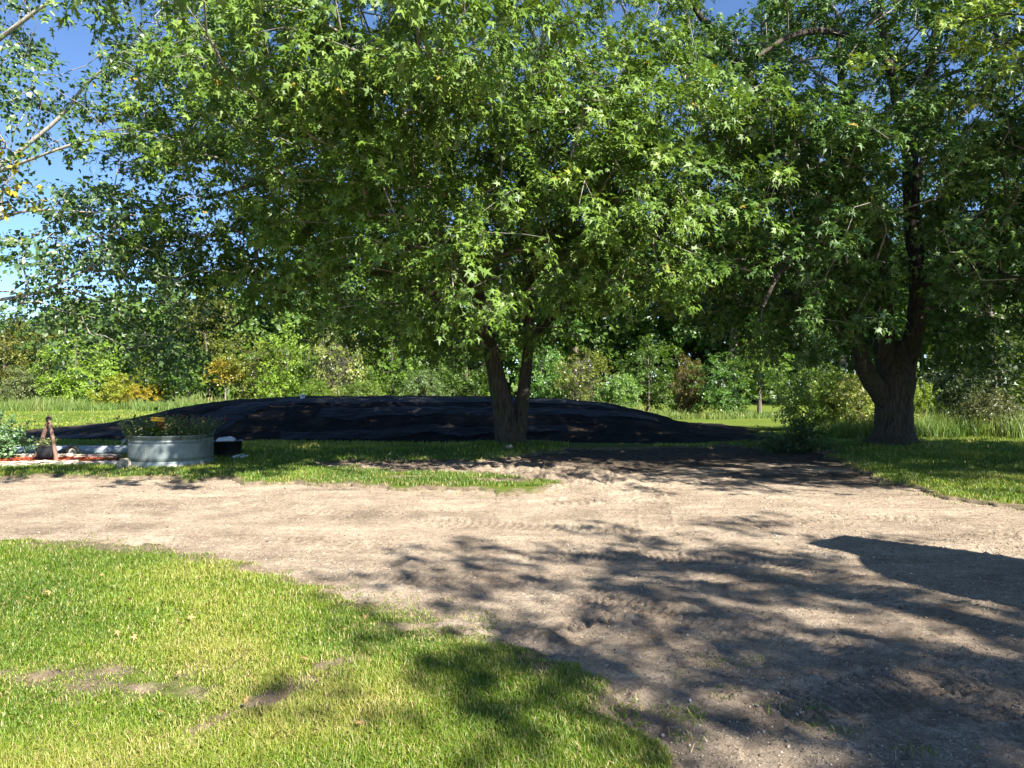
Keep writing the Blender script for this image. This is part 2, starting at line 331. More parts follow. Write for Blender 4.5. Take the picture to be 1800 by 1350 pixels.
# loose stones and crumbs on the bare ground: nobody could count them
def rock_verts(n, seed):
    r = np.random.default_rng(seed); ico = bmesh.new(); bmesh.ops.create_icosphere(ico, subdivisions=1, radius=1)
    v0 = np.array([v.co[:] for v in ico.verts]); f0 = np.array([[v.index for v in f.verts] for f in ico.faces]); ico.free()
    sc_ = r.uniform(.55, 1.2, (n, 1, 3)) * np.array([1, 1, .7]); a = r.uniform(0, 6.28, n)
    v = v0[None] * sc_ * (1 + r.uniform(-.22, .22, (n, len(v0), 1)))
    c, s = np.cos(a)[:, None], np.sin(a)[:, None]
    return np.stack([v[..., 0] * c - v[..., 1] * s, v[..., 0] * s + v[..., 1] * c, v[..., 2]], -1), f0
def stones(n):
    px = rng.uniform(-250, 2050, n * 3); t = rng.random(n * 3); y = 2.6 + 9.4 * t ** 1.25; x = (px - 900) / F * y
    sd = bare_sd(x, y); dens = .35 + .65 * sstep(-.1, .3, fbm(x, y, .7, 3, 83)); edge = np.exp(-(sd / .18) ** 2)
    k = (sd < .03) & (rng.random(n * 3) < np.maximum(dens, edge)); x, y = x[k][:n], y[k][:n]; n = len(x)
    v, f0 = rock_verts(n, 3); sz = .0028 + .003 * rng.pareto(3.2, n).clip(0, 3) + .0004 * y
    z = bare_z(x, y) + sz * .25
    V = v * sz[:, None, None] + np.stack([x, y, z], -1)[:, None, :]
    Fs = f0[None] + (np.arange(n) * v.shape[1])[:, None, None]
    m, nn, l, b = newmat("gravel_stone"); a = attr(nn)
    r = ramp(nn, [(0, (.08, .062, .046)), (.4, (.20, .155, .11)), (.85, (.34, .275, .2)), (1, (.48, .43, .36))]); l.new(a.outputs["Fac"], r.inputs[0])
    l.new(r.outputs[0], b.inputs["Base Color"]); b.inputs["Roughness"].default_value = .9
    o = mesh_np("gravel", V.reshape(-1, 3), [Fs.reshape(-1, 3)], m, None, np.repeat(rng.random(n), v.shape[1]))
    tag(o, "loose stones and crumbs of soil scattered over the dirt driveway", "gravel", kind='stuff')
stones(24000)

# ------------------------------------------------------------------ grass
def blades(x, y, z, h, wd, var, lean=.55, az=None):
    n = len(x); az = rng.uniform(0, 2 * np.pi, n) if az is None else az
    ln = rng.uniform(.15, 1, n) * lean; face = az + rng.normal(0, .7, n) + np.pi / 2
    d = np.stack([np.cos(az), np.sin(az), np.zeros(n)], -1); s = np.stack([np.cos(face), np.sin(face), np.zeros(n)], -1)
    p = np.stack([x, y, z], -1); hh = h[:, None]; up = np.array([0, 0, 1.])
    mid = p + d * hh * (ln * .35)[:, None] + up * hh * .55; tip = p + d * hh * ln[:, None] + up * hh * (1 - .45 * ln[:, None] ** 2)
    w2 = wd[:, None] * .5
    V = np.stack([p - s * w2, p + s * w2, mid + s * w2 * .8, mid - s * w2 * .8, tip], 1).reshape(-1, 3)
    i = np.arange(n)[:, None] * 5
    return V, i + np.array([[0, 1, 2, 3]]), i + np.array([[3, 2, 4]]), np.repeat(var, 5)
def merge_blades(parts):
    V, A, B, R_ = [], [], [], []; off = 0
    for v, a, b, r in parts:
        V.append(v); A.append(a + off); B.append(b + off); R_.append(r); off += len(v)
    return np.vstack(V), [np.vstack(A), np.vstack(B)], np.concatenate(R_)
# the mound's height, needed by the grass in front of it
RX = [-17.5, -16.4, -14.5, -13.2, -12.05, -10.7, -9.6, -7.9, -3.8, 0, 1.9, 3.6, 5.1, 6.2, 7.5, 9.6]
RH = [-.02, .06, .19, .36, .6, .9, 1.07, 1.15, 1.17, 1.15, 1.07, .9, .53, .22, .08, -.02]
def mound_front(x): return np.interp(x, [-17, -7, 0, 4, 9], [21.3, 19.7, 19.1, 18.7, 18.9])
def mound_z(x, y):
    H = np.interp(x, RX, RH); f = mound_front(x); top = 23.5
    a = np.clip((y - f) / (top - f), 0, 1); b = np.clip((31 - y) / 3.5, 0, 1)
    prof = np.minimum(np.sin(a * np.pi / 2) ** 1.1, b)
    lum = fbm(x, y, .6, 5, 91) * .055 + fbm(x * .5, y, .16, 3, 93) * .025
    return H * prof + lum * sstep(-.02, .25, H * prof + .04) - .03
def field(n, px0, px1, y0, y1, h0, h1, wd, thick=1.0, pw=1.0, lean=.55, dry=0.0):
    t = rng.random(n); y = 1 / (1 / y0 + (1 / y1 - 1 / y0) * t ** pw); px = rng.uniform(px0, px1, n); x = (px - 900) / F * y
    sd = bare_sd(x, y); patch = fbm(x, y, .9, 4, 101)
    prob = thick * sstep(-.10, .26, sd + fbm(x, y, .16, 3, 56) * .34 + rng.normal(0, .05, n)) * (.55 + .45 * sstep(-.42, -.12, patch + fbm(x, y, .22, 3, 57) * .5))
    k = (rng.random(n) < prob) & ~((y > mound_front(x) - .05) & (y < 31) & (x > -17) & (x < 9))
    x, y, patch, sd = x[k], y[k], patch[k], sd[k]; n = len(x)
    h = rng.uniform(h0, h1, n) * (.8 + .5 * patch) * (.55 + .45 * sstep(0, .3, sd)); wv = wd * rng.uniform(.6, 1.25, n) * (1 + .0 * y)
    var = np.clip(rng.normal(.40 + patch * .45 + fbm(x, y, 2.0, 4, 58) * .75 + dry, .18, n), 0, .86); u = rng.random(n)
    var = np.where(u < .10 + .16 * sstep(.5, 0, sd) + dry * .4, rng.uniform(.88, 1, n), var)
    return blades(x, y, lawn_z(x, y, sd), h, wv, var, lean)
def tufts(n):
    px = rng.uniform(-100, 1900, n * 4); y = 1 / (1 / 2.8 + (1 / 12.5 - 1 / 2.8) * rng.random(n * 4)); x = (px - 900) / F * y; sd = bare_sd(x, y)
    q = fbm(x, y, .22, 3, 141) + .5 * fbm(x, y, .9, 2, 142)
    pr = sstep(-.75, .05, sd) ** 1.6 * sstep(.02, .25, q)
    for (cx, cy2, rx, ry) in ((1250, 1148, .10, .10), (1270, 1195, .16, .08), (1405, 1228, .16, .08), (1330, 1150, .08, .06), (1500, 1265, .2, .06), (1640, 1300, .14, .05), (1225, 1325, .06, .1), (620, 1050, .3, .12), (1140, 862, .5, .2)):
        gx, gy = P(cx, cy2); pr = np.maximum(pr, np.exp(-(((x - gx) / rx) ** 2 + ((y - gy) / ry) ** 2)) * sstep(-.15, .2, q) * .9)
    k = (rng.random(n * 4) < pr) & (sd < .1); x, y = x[k][:n], y[k][:n]; n = len(x)
    var = np.where(rng.random(n) < .25, rng.uniform(.88, 1, n), np.clip(rng.normal(.35, .2, n), 0, .86))
    return blades(x, y, bare_z(x, y), rng.uniform(.02, .06, n), .0035 + .0006 * y * rng.uniform(.6, 1.3, n), var, 2.0)
parts = [field(135000, -60, 1180, 2.75, 4.4, .025, .072, .0046, pw=.9, lean=1.2), field(125000, -60, 1180, 4.2, 7.6, .025, .068, .0058, pw=1.0, lean=1.15), tufts(14000),
         field(60000, -60, 1020, 11, 14.5, .05, .10, .012), field(45000, -40, 1000, 14, 21.5, .06, .11, .016),
         field(45000, 1380, 1860, 9.3, 16, .05, .10, .012), field(30000, 1150, 1860, 15, 27, .05, .11, .018),
         field(45000, -60, 900, 21, 43, .06, .12, .03)]
v, f, r = merge_blades(parts)
tag(mesh_np("lawn_grass", v, f, M_grass, None, r), "short mown lawn grass on both sides of the driveway", "grass", kind='stuff')
def tall(n, x0, x1, y0, y1, h0, h1, wd, mask=None):
    x = rng.uniform(x0, x1, n); y = rng.uniform(y0, y1, n)
    if mask is not None:
        k = mask(x, y); x, y = x[k], y[k]
    k = rng.random(len(x)) < sstep(-.35, .15, fbm(x, y, 1.4, 3, 112)); x, y = x[k], y[k]; n = len(x); q = fbm(x, y, 2.2, 4, 111)
    h = rng.uniform(h0, h1, n) * (1 + q * .9); var = np.clip(rng.normal(.30 + q * .5, .2, n), 0, 1)
    return blades(x, y, np.zeros(n) - .02, h, wd * rng.uniform(.6, 1.4, n), var, .5)
nomound = lambda x, y: ~((y < 31.2) & (x < 9.3) & (y < 31.2))
parts = [tall(30000, -44, -6, 42, 47.5, .35, .85, .035), tall(9000, -12, 6, 31.5, 38, .3, .7, .035), tall(12000, 2, 14, 32.5, 37, .08, .32, .03),
         tall(9000, 9.8, 13.8, 21.5, 25, .2, .55, .02), tall(16000, 12.8, 22, 19.3, 25, .3, .8, .022, lambda x, y: y > 19.6 + (17.2 - x).clip(0, 9) * .5 + fbm(x, y, 1.5, 3, 7) * 1.2)]
v, f, r = merge_blades(parts)
tag(mesh_np("tall_grass", v, f, M_tall, None, r), "tall unmown grass with pale seed heads along the wood's edge", "tall grass", kind='stuff')

# ------------------------------------------------------------------ soil mound
def mat_mound():
    m, n, l, b = newmat("black_topsoil"); v = objcoord(n, l)
    t = noise(n, l, 3, 7, .7, v); t3 = noise(n, l, 28, 6, .75, v)
    r = ramp(n, [(.3, (.004, .0035, .003)), (.55, (.010, .008, .007)), (.75, (.03, .024, .019))]); l.new(t.outputs[0], r.inputs[0])
    a = attr(n); rb = ramp(n, [(.35, (.05, .036, .026)), (.7, (.17, .125, .085))]); l.new(t3.outputs[0], rb.inputs[0])
    l.new(mix(n, l, a.outputs["Fac"], r.outputs[0], rb.outputs[0]), b.inputs["Base Color"]); b.inputs["Roughness"].default_value = .9
    b.inputs["Specular IOR Level"].default_value = .15
    l.new(bump(n, l, t3.outputs[0], 1, .06), b.inputs["Normal"]); return m
MX = grid_axis([(-17.4, 9.6, .065)]); MY = grid_axis([(18.4, 23.6, .06), (23.6, 31.2, .3)])
mound = empty("soil_mound", (-3, 23.5, 0), "long low mound of black topsoil behind the forked tree", "soil mound")
grid_mesh(MX, MY, mound_z, "soil", mat_mound(), keep=lambda x, y: mound_z(x, y) > -.06, parent=mound,
          var=lambda x, y: np.clip(sstep(-11, -14.5, x) * sstep(21.8, 22.6, y) + .25 * sstep(.1, .4, fbm(x, y, .8, 4, 95)), 0, 1))
def mat_fabric():
    m, n, l, b = newmat("black_netting"); v = objcoord(n, l)
    w1 = n.new("ShaderNodeTexWave"); w1.bands_direction = 'X'; w1.inputs["Scale"].default_value = 5; l.new(v, w1.inputs[0])
    w2 = n.new("ShaderNodeTexWave"); w2.bands_direction = 'Y'; w2.inputs["Scale"].default_value = 5; l.new(v, w2.inputs[0])
    mx = n.new("ShaderNodeMath"); mx.operation = 'MAXIMUM'; l.new(w1.outputs[1], mx.inputs[0]); l.new(w2.outputs[1], mx.inputs[1])
    t = noise(n, l, 2.5, 5, .6, objcoord(n, l, (.4, 1, 1)))
    b.inputs["Base Color"].default_value = (.003, .0031, .004, 1); b.inputs["Roughness"].default_value = .72; b.inputs["Specular IOR Level"].default_value = .3
    nb = bump(n, l, t.outputs[0], .8, .15); l.new(bump(n, l, mx.outputs[0], .5, .01, nb), b.inputs["Normal"]); return m
M_fab = mat_fabric()
def fab_z(x, y): return mound_z(x, y) + .016 + fbm(x * .4, y, .5, 3, 97) * .012
for (x0, x1, ya, yb, sd) in ((-9.6, -8.3, 20.3, 22.6, 1), (-7.4, 3.2, 22.3, 23.5, 2), (-6.0, 4.2, 21.1, 21.75, 3), (-6.5, 1.5, 19.9, 20.3, 4), (-15.2, -11, 20.7, 21.1, 5)):
    def keep(x, y, x0=x0, x1=x1, ya=ya, yb=yb, sd=sd):
        j = fbm(x, y, 1.2, 4, 130 + sd) * .5; return (x + (y - 21) * (.55 if sd == 1 else 0) * -1 > x0 + j) & (x - (y - 21) * (.55 if sd == 1 else 0) < x1 + j) & (y > ya + j * .6) & (y < yb + j * .4)
    grid_mesh(MX, grid_axis([(19, 23.6, .06)]), fab_z, "netting_strip", M_fab, keep=keep, parent=mound)

# ------------------------------------------------------------------ trees
LEAF = {  # template vertices (across, along, up) and faces
    'maple': (np.array([[0, .30, .0], [0, 0, -.02], [.30, .06, -.06], [.13, .27, .02], [.56, .58, -.10], [.13, .55, .03], [0, 1.15, -.16], [-.13, .55, .03], [-.56, .58, -.10], [-.13, .27, .02], [-.30, .06, -.06]]),
              np.array([[0, 1, 2, 3], [0, 3, 4, 5], [0, 5, 6, 7], [0, 7, 8, 9], [0, 9, 10, 1]])),
    'poplar': (np.array([[0, 0, 0], [.42, .18, .07], [.33, .55, .05], [0, 1, -.06], [-.33, .55, .05], [-.42, .18, .07]]), np.array([[0, 1, 2, 3], [0, 3, 4, 5]])),
    'kite': (np.array([[0, 0, 0], [.36, .42, .06], [0, 1, -.05], [-.36, .42, .06]]), np.array([[0, 1, 2, 3]])),
}
def leaves(kind, pos, axis, nrm, size, var, wide=1.0):
    T, Fq = LEAF[kind]; n = len(pos); a = norm(axis); s = norm(np.cross(a, nrm)); u = np.cross(s, a)
    V = pos[:, None] + size[:, None, None] * (T[None, :, 0:1] * wide * rng.uniform(.82, 1.2, (n, 1, 1)) * s[:, None] + T[None, :, 1:2] * a[:, None] + T[None, :, 2:3] * rng.uniform(.2, 1.9, (n, 1, 1)) * u[:, None])
    Q = Fq[None] + (np.arange(n) * len(T))[:, None, None]
    return V.reshape(-1, 3), Q.reshape(-1, 4), np.repeat(var, len(T))
def sprays(kind, tips, outward, per, size, tlen, r, droop=.35, up=.75, vmean=.45, spread=1.0, wide=1.0):
    """leaf sprays: every tip carries a twig with leaves set along it"""
    n = len(tips); d = norm(outward * .8 + r.normal(0, .45, (n, 3)) * np.array([1, 1, .6]) + np.array([0, 0, -.12]))
    L = tlen * r.uniform(.6, 1.3, n); cnt = r.poisson(per, n).clip(2); idx = np.repeat(np.arange(n), cnt); m = len(idx)
    t = r.uniform(-.15, 1.0, m) ** 1.0; dd = d[idx]
    lat = r.normal(0, 1, (m, 3)) * np.array([1, 1, .55]); lat = norm(lat - dd * (lat * dd).sum(1, keepdims=True))
    pos = tips[idx] + dd * (t * L[idx])[:, None] + lat * (r.uniform(.02, .30, m) * tlen * spread)[:, None] - np.array([0, 0, 1.]) * (t.clip(0) ** 2 * L[idx] * droop * .6)[:, None]
    ax = norm(dd * .55 + lat * .8 + np.array([0, 0, -droop]) + r.normal(0, .25, (m, 3)))
    nr = norm(np.array([.30, -.32, up]) + outward[idx] * .25 + r.normal(0, .34, (m, 3)))
    sv = r.normal(vmean, .12, n); var = np.clip(sv[idx] + r.normal(0, .14, m), 0, .96); var = np.where(r.random(m) < .004, 1, var)
    return leaves(kind, pos, ax, nr, size * r.uniform(.5, 1.35, m), var, wide), d, L
def grow(limbs, targets, r, tip_r=.005, step=.35, kink=.05, pathw=.22):
    """join every target to the nearest wood, greedily; returns nodes, parents, radii, index of limb nodes and tip nodes"""
    nodes, par, plen, given = [], [], [], []
    for pts, rad, par_i in limbs:
        for i, (p, q) in enumerate(zip(pts, rad)):
            pi = (len(nodes) - 1) if i else (-1 if par_i is None else int(np.argmin(np.linalg.norm(np.array(nodes) - p, axis=1))))
            nodes.append(np.array(p)); par.append(pi); plen.append(0 if pi < 0 else plen[pi] + np.linalg.norm(p - nodes[pi]))
            given.append(q)
    nl = len(nodes); cap = nl + len(targets) * 14
    N = np.zeros((cap, 3)); N[:nl] = nodes; PL = np.zeros(cap); PL[:nl] = plen; n = nl
    d0 = np.array([np.min(np.linalg.norm(N[:nl] - t, axis=1)) for t in targets]); tips = np.zeros(len(targets), int)
    for k in np.argsort(d0):
        t = targets[k]; dv = t - N[:n]; d = np.linalg.norm(dv, axis=1)
        cost = d + pathw * PL[:n] + .25 * np.maximum(-dv[:, 2], 0); j = int(np.argmin(cost)); dist = d[j]
        m = max(1, int(dist / step)); a = N[j]; sag = np.array([0, 0, .12 * dist]) + r.normal(0, .06, 3) * dist; prev = j
        for q in range(1, m + 1):
            if n >= cap: break
            f = q / m; p = a + (t - a) * f + sag * 4 * f * (1 - f) + (r.normal(0, kink, 3) * min(1, dist) if q < m else 0)
            N[n] = p; PL[n] = PL[prev] + np.linalg.norm(p - N[prev]); par.append(prev); prev = n; n += 1
        tips[k] = prev
    N = N[:n]; par = np.array(par); A = np.zeros(n); e = 2.35; A[tips] += tip_r ** e
    for i in range(n - 1, nl - 1, -1):
        A[i] = max(A[i], tip_r ** e); A[par[i]] += A[i]
    rad = A ** (1 / e); rad[:nl] = given
    return N, par, rad, nl, tips, A
def branch_mesh(N, par, rad, nl, A, V, Q, minr=0.0, rmax=.09):
    n = len(N); kids = [[] for _ in range(n)]
    for i in range(nl, n): kids[par[i]].append(i)
    for i in range(n):
        ks = sorted(kids[i], key=lambda c: -A[c])
        starts = ks if (i < nl or i == par[i]) else ks[1:]
        for s in starts:
            ch = [i, s]
            while True:
                k2 = kids[ch[-1]]
                if not k2: break
                ch.append(max(k2, key=lambda c: A[c]))
            rr = np.minimum(rad[ch], rmax); rr[0] = rr[1]; rr = np.maximum(rr, .003)
            if rr[0] < minr: continue
            tube(N[ch], rr, 7 if rr[0] > .03 else (5 if rr[0] > .012 else 3), V, Q)
def clumps(env, ncl, nper, r, sigma=(.62, .62, .34), shell=.5):
    """env: list of (centre, radii, weight); returns spray points and outward directions"""
    wts = np.array([e[2] for e in env], float); wts /= wts.sum(); C_, O_ = [], []
    for e, wt in zip(env, wts):
        n = max(1, int(ncl * wt)); c = np.array(e[0]); rd = np.array(e[1]); got = []
        dmin = .8 * (np.prod(rd) * 4.2 / n) ** (1 / 3) * .8; tries = 0
        while len(got) < n and tries < n * 60:
            tries += 1; u = norm(r.normal(0, 1, 3)); q = r.random() ** shell
            p = u * q
            if got and np.min(np.linalg.norm((np.array(got) - p) * rd, axis=1)) < dmin: continue
            got.append(p)
        C_.append(c + np.array(got) * rd); O_.append(norm(np.array(got) / rd))
    C_ = np.vstack(C_); O_ = np.vstack(O_); k = r.poisson(nper, len(C_)).clip(1)
    i = np.repeat(np.arange(len(C_)), k); pts = C_[i] + r.normal(0, 1, (len(i), 3)) * np.array(sigma) * r.uniform(.7, 1.35, len(C_))[i][:, None]
    off = pts - C_[i]; out = norm(O_[i] + off * .5 + np.array([0, 0, .1])); return pts, out
def big_tree(name, label, base, limb_spec, env, ncl, nper, per, leaf, size, tlen, lmat, bmat, seed, zmin=None, tmat=None, cut=None, group=None, shell=.34, cat="tree", droop=.35, bark=.02, sigma=(.58, .58, .19), vmean=.45, up=.75):
    r = np.random.default_rng(seed)
    root = empty(name, base, label, cat, group); limbs = []; V, Q = [], []
    for k, (pts, rad, parent) in enumerate(limb_spec):
        p4 = catmull(np.hstack([np.array(pts, float), np.array(rad, float)[:, None]]), .07 if max(rad) > .12 else .15); p, q = p4[:, :3], p4[:, 3].clip(.008)
        p = p + np.stack([fbm(p[:, 2] + k * 7, p[:, 1] * 0 + a, 1.1, 2, seed + a) for a in range(3)], -1) * np.minimum(.10, .25 * q)[:, None] * (np.arange(len(p)) > 3)[:, None]
        K = 44 if q.max() > .3 else (28 if q.max() > .12 else 12)
        tube(p, q, K, V, Q, bark if q.max() > .05 else 0, seed + k); st = max(1, int(.3 / .07)) if max(rad) > .12 else 2
        idx = list(range(0, len(p), st)) + [len(p) - 1]
        if parent is None and k == 0: idx = [i for i in idx if p[i][2] > 1.3] or idx[-2:]
        limbs.append((p[idx], q[idx], parent))
    pts, out = clumps(env, ncl, nper, r, sigma, shell)
    k = np.ones(len(pts), bool)
    if zmin is not None: k &= pts[:, 2] > zmin(pts[:, 0], pts[:, 1])
    if cut is not None: k &= cut(pts)
    pts, out = pts[k], out[k]
    N, par, rad, nl, tips, A = grow(limbs, pts, r)
    V2, Q2 = [], []; branch_mesh(N, par, rad, nl, A, V2, Q2)
    mesh_np("trunk", np.vstack(V), [np.vstack(Q)], bmat, root, None, True)
    if V2: mesh_np("branches", np.vstack(V2), [np.vstack(Q2)], tmat or bmat, root, None, True)
    (v, q, vr), d, L = sprays(leaf, pts, out, per, size, tlen, r, droop, vmean=vmean, up=up)
    mesh_np("crown", v, [q], lmat, root, vr)
    return root

# -- forked maple in the middle
Y0 = 18.2
def poly(l, rs): return [W(*p) for p in l], rs
limbs = [
    (*poly([(896, 800, Y0), (895, 780, Y0), (888, 740, Y0), (880, 695, Y0), (868, 640, Y0), (856, 600, 18.1), (846, 550, 18), (828, 460, 17.8), (806, 370, 17.5), (790, 280, 17.2), (760, 180, 17), (735, 80, 17), (715, -40, 17)],
           [.44, .34, .27, .245, .22, .195, .17, .15, .13, .11, .09, .065, .04]), None),
    (*poly([(908, 800, 18.25), (909, 775, 18.3), (914, 735, 18.35), (920, 680, 18.4), (925, 630, 18.4), (928, 580, 18.4), (927, 500, 18.4), (922, 420, 18.4), (916, 330, 18.5), (905, 250, 18.6), (900, 160, 18.7), (890, 60, 18.8), (880, -60, 18.9)],
           [.30, .24, .185, .155, .14, .135, .125, .115, .10, .085, .07, .055, .03]), None),
    (*poly([(928, 600, 18.4), (955, 572, 18.0), (1010, 520, 17.0), (1080, 450, 15.8), (1170, 370, 14.8), (1250, 320, 14.2)], [.10, .09, .075, .06, .045, .02]), 1),
    (*poly([(852, 585, 18.1), (790, 535, 17.6), (700, 490, 17), (600, 475, 16.4), (500, 510, 16), (410, 575, 15.8)], [.12, .10, .085, .065, .05, .02]), 0),
    (*poly([(840, 520, 17.9), (815, 470, 16), (785, 430, 13.8), (745, 430, 12), (700, 440, 11)], [.11, .09, .07, .045, .02]), 0),
    (*poly([(926, 500, 18.4), (980, 430, 16.2), (1050, 395, 13.8), (1120, 400, 12.2), (1160, 420, 11.4)], [.11, .09, .065, .045, .02]), 1),
    (*poly([(806, 370, 17.5), (700, 280, 17), (580, 220, 16.6), (450, 180, 16.2), (330, 150, 16)], [.10, .085, .065, .045, .02]), 0),
    (*poly([(826, 450, 17.8), (720, 370, 16.5), (600, 330, 15.2), (480, 320, 14.6), (360, 350, 14.5)], [.10, .085, .065, .045, .02]), 0),
    (*poly([(916, 330, 18.5), (1000, 230, 17.2), (1090, 150, 16), (1180, 90, 15.5)], [.09, .075, .05, .02]), 1),
    (*poly([(800, 340, 17.4), (760, 240, 15), (700, 150, 12.8), (640, 90, 11.2), (600, 60, 9.4)], [.10, .085, .065, .045, .02]), 0),
    (*poly([(912, 300, 18.5), (920, 200, 16), (950, 120, 13.8), (980, 60, 12)], [.09, .07, .05, .02]), 1),
    (*poly([(850, 560, 18), (830, 500, 19.5), (780, 430, 21.5), (720, 400, 23)], [.09, .07, .05, .02]), 0),
]
env = [((-1.9, 16.8, 8.4), (6.6, 6.4, 6.2), 1.0), ((-.8, 13.2, 5.0), (4.0, 2.7, 2.4), .22), ((2.4, 13.2, 5.2), (2.3, 2.3, 2.6), .14), ((-6.4, 15.6, 6.6), (2.6, 2.8, 2.9), .14), ((-2.0, 9.4, 6.6), (2.3, 1.9, 1.2), .10)]
def zmin_c(x, y): return np.interp(x, [-9, -7, -5, -3.4, 3.5, 5], [3.8, 3.5, 3.0, 2.35, 2.35, 2.6]) + .25 * np.sin(x * 2.1)
big_tree("maple_tree", "forked silver maple with two stems standing in front of the black soil mound", (0, Y0, 0), limbs, env, 300, 17.0, 36, 'maple', .120, .5, M_maple, M_bark, 11, zmin_c, M_bark2)

# -- stout maple on the right
Y1 = 17.4
limbs = [
    (*poly([(1569, 806, Y1), (1570, 794, Y1), (1570, 775, Y1), (1570, 760, Y1), (1569, 740, Y1), (1568, 700, Y1), (1571, 668, Y1), (1578, 640, Y1), (1584, 600, Y1)], [.95, .80, .60, .455, .41, .40, .42, .30, .12]), None),
    (*poly([(1558, 715, 17.3), (1545, 690, 17.25), (1525, 660, 17.2), (1512, 625, 17.1), (1503, 580, 17.0), (1492, 480, 16.9), (1478, 355, 16.8), (1438, 300, 16.7), (1390, 220, 16.5), (1320, 140, 16.4), (1240, 40, 16.3), (1180, -60, 16.3)],
           [.18, .25, .215, .175, .155, .14, .135, .125, .11, .09, .07, .04]), 0),
    (*poly([(1568, 700, 17.4), (1562, 650, 17.4), (1558, 600, 17.4), (1553, 540, 17.4), (1546, 470, 17.5), (1525, 380, 17.7), (1500, 280, 18), (1480, 150, 18.2), (1470, 20, 18.4)],
           [.25, .25, .23, .20, .175, .15, .12, .085, .04]), 0),
    (*poly([(1580, 705, 17.45), (1590, 655, 17.45), (1602, 605, 17.4), (1610, 555, 17.4), (1611, 470, 17.4), (1606, 400, 17.4), (1602, 330, 17.4), (1597, 255, 17.3), (1580, 195, 17.3), (1562, 110, 17.3), (1548, 20, 17.3), (1540, -80, 17.3)],
           [.24, .26, .225, .205, .185, .175, .17, .165, .11, .09, .07, .04]), 0),
    (*poly([(1598, 262, 17.3), (1612, 215, 17.2), (1628, 160, 17.1), (1640, 70, 17), (1662, -30, 17)], [.12, .10, .09, .07, .04]), 3),
    (*poly([(1610, 440, 17.4), (1635, 395, 17), (1680, 340, 16.4), (1740, 300, 15.6), (1800, 270, 15)], [.10, .085, .065, .05, .02]), 3),
    (*poly([(1611, 520, 17.4), (1660, 480, 16), (1720, 470, 14), (1790, 490, 12.5)], [.10, .08, .06, .02]), 3),
    (*poly([(1545, 470, 17.5), (1500, 430, 15.8), (1440, 430, 14), (1380, 470, 12.6), (1340, 540, 12)], [.10, .08, .06, .04, .02]), 2),
    (*poly([(1478, 355, 16.8), (1420, 340, 15.2), (1350, 340, 13.8), (1290, 380, 13)], [.09, .07, .05, .02]), 1),
    (*poly([(1562, 110, 17.3), (1480, 60, 15), (1400, 60, 13), (1330, 100, 12)], [.07, .06, .045, .02]), 3),
    (*poly([(1603, 360, 17.4), (1640, 250, 19), (1720, 180, 20.5), (1800, 130, 21)], [.11, .09, .06, .02]), 3),
]
env = [((10.2, 17.2, 8.2), (6.4, 6.3, 6.4), 1.0), ((5.4, 13.6, 4.6), (2.2, 2.4, 2.7), .14), ((9.4, 13.0, 5.4), (3.4, 2.4, 2.6), .12), ((14.0, 14.5, 4.8), (3.0, 3.0, 2.4), .14)]
def zmin_r(x, y): return np.interp(x, [4, 5, 8, 9, 10, 12, 16], [2.3, 1.9, 2.0, 2.4, 2.5, 2.2, 2.0]) + .25 * np.sin(x * 2.3)
def cut_r(p):                       # keep the upper main stem open to view, as it is in the photo
    px = 900 + p[:, 0] / p[:, 1] * F; py = HOR - (p[:, 2] - EYE) / p[:, 1] * F
    return ~((np.abs(px - 1602) < 34) & (py > 225) & (py < 660) & (p[:, 1] < 17.3)) & ~((np.abs(px - 1565) < 60) & (py > 560) & (p[:, 1] < 17.3)) & ~((p[:, 1] > 19.2) & (p[:, 0] > 11.8))
big_tree("maple_tree", "stout silver maple with a thick dark trunk on the right-hand lawn", (9.35, Y1, 0), limbs, env, 300, 16.0, 36, 'maple', .122, .5, M_maple_shade, M_bark, 23, zmin_r, M_bark2, cut_r)

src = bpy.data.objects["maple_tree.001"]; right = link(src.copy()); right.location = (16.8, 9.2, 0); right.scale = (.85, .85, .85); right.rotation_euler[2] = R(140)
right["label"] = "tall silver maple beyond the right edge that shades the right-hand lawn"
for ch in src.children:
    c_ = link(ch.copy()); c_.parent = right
# -- poplar whose pale branches reach in from the left
limbs = [
    ([(-12.6, 14, -.2), (-12.6, 14, .6), (-12.5, 14, 3), (-12.3, 14, 6), (-12.2, 14, 9), (-12, 14, 12.5)], [.5, .36, .3, .25, .18, .06], None),
    (*poly([(-260, 330, 14), (-120, 170, 13.4), (0, 68, 13), (90, 0, 12.8), (180, -60, 12.6)], [.10, .08, .055, .035, .015]), 0),
    (*poly([(-280, 420, 14), (-100, 340, 13.4), (60, 278, 13), (160, 245, 12.9), (245, 232, 12.8)], [.09, .07, .04, .028, .012]), 0),
    (*poly([(-250, 420, 14), (-60, 330, 14), (90, 220, 14), (150, 150, 14), (200, 105, 14), (235, 75, 14)], [.09, .07, .05, .04, .028, .012]), 0),
    (*poly([(-250, 520, 14), (-100, 430, 13.6), (0, 385, 13.4), (60, 370, 13.4), (140, 372, 13.4), (240, 378, 13.5)], [.08, .06, .045, .03, .018, .01]), 0),
    (*poly([(-220, 600, 14), (-60, 540, 14), (60, 515, 14), (140, 480, 14.2), (220, 440, 14.4), (290, 440, 14.5)], [.07, .06, .04, .03, .02, .01]), 0),
]
limbs = limbs[:1] + [(p_, [q_ * .68 for q_ in r_], k_) for p_, r_, k_ in limbs[1:]]
env = [((-10.4, 13.8, 8.0), (4.0, 2.8, 5.6), 1.0), ((-8.0, 14.6, 3.9), (1.9, 1.7, 1.9), .5)]
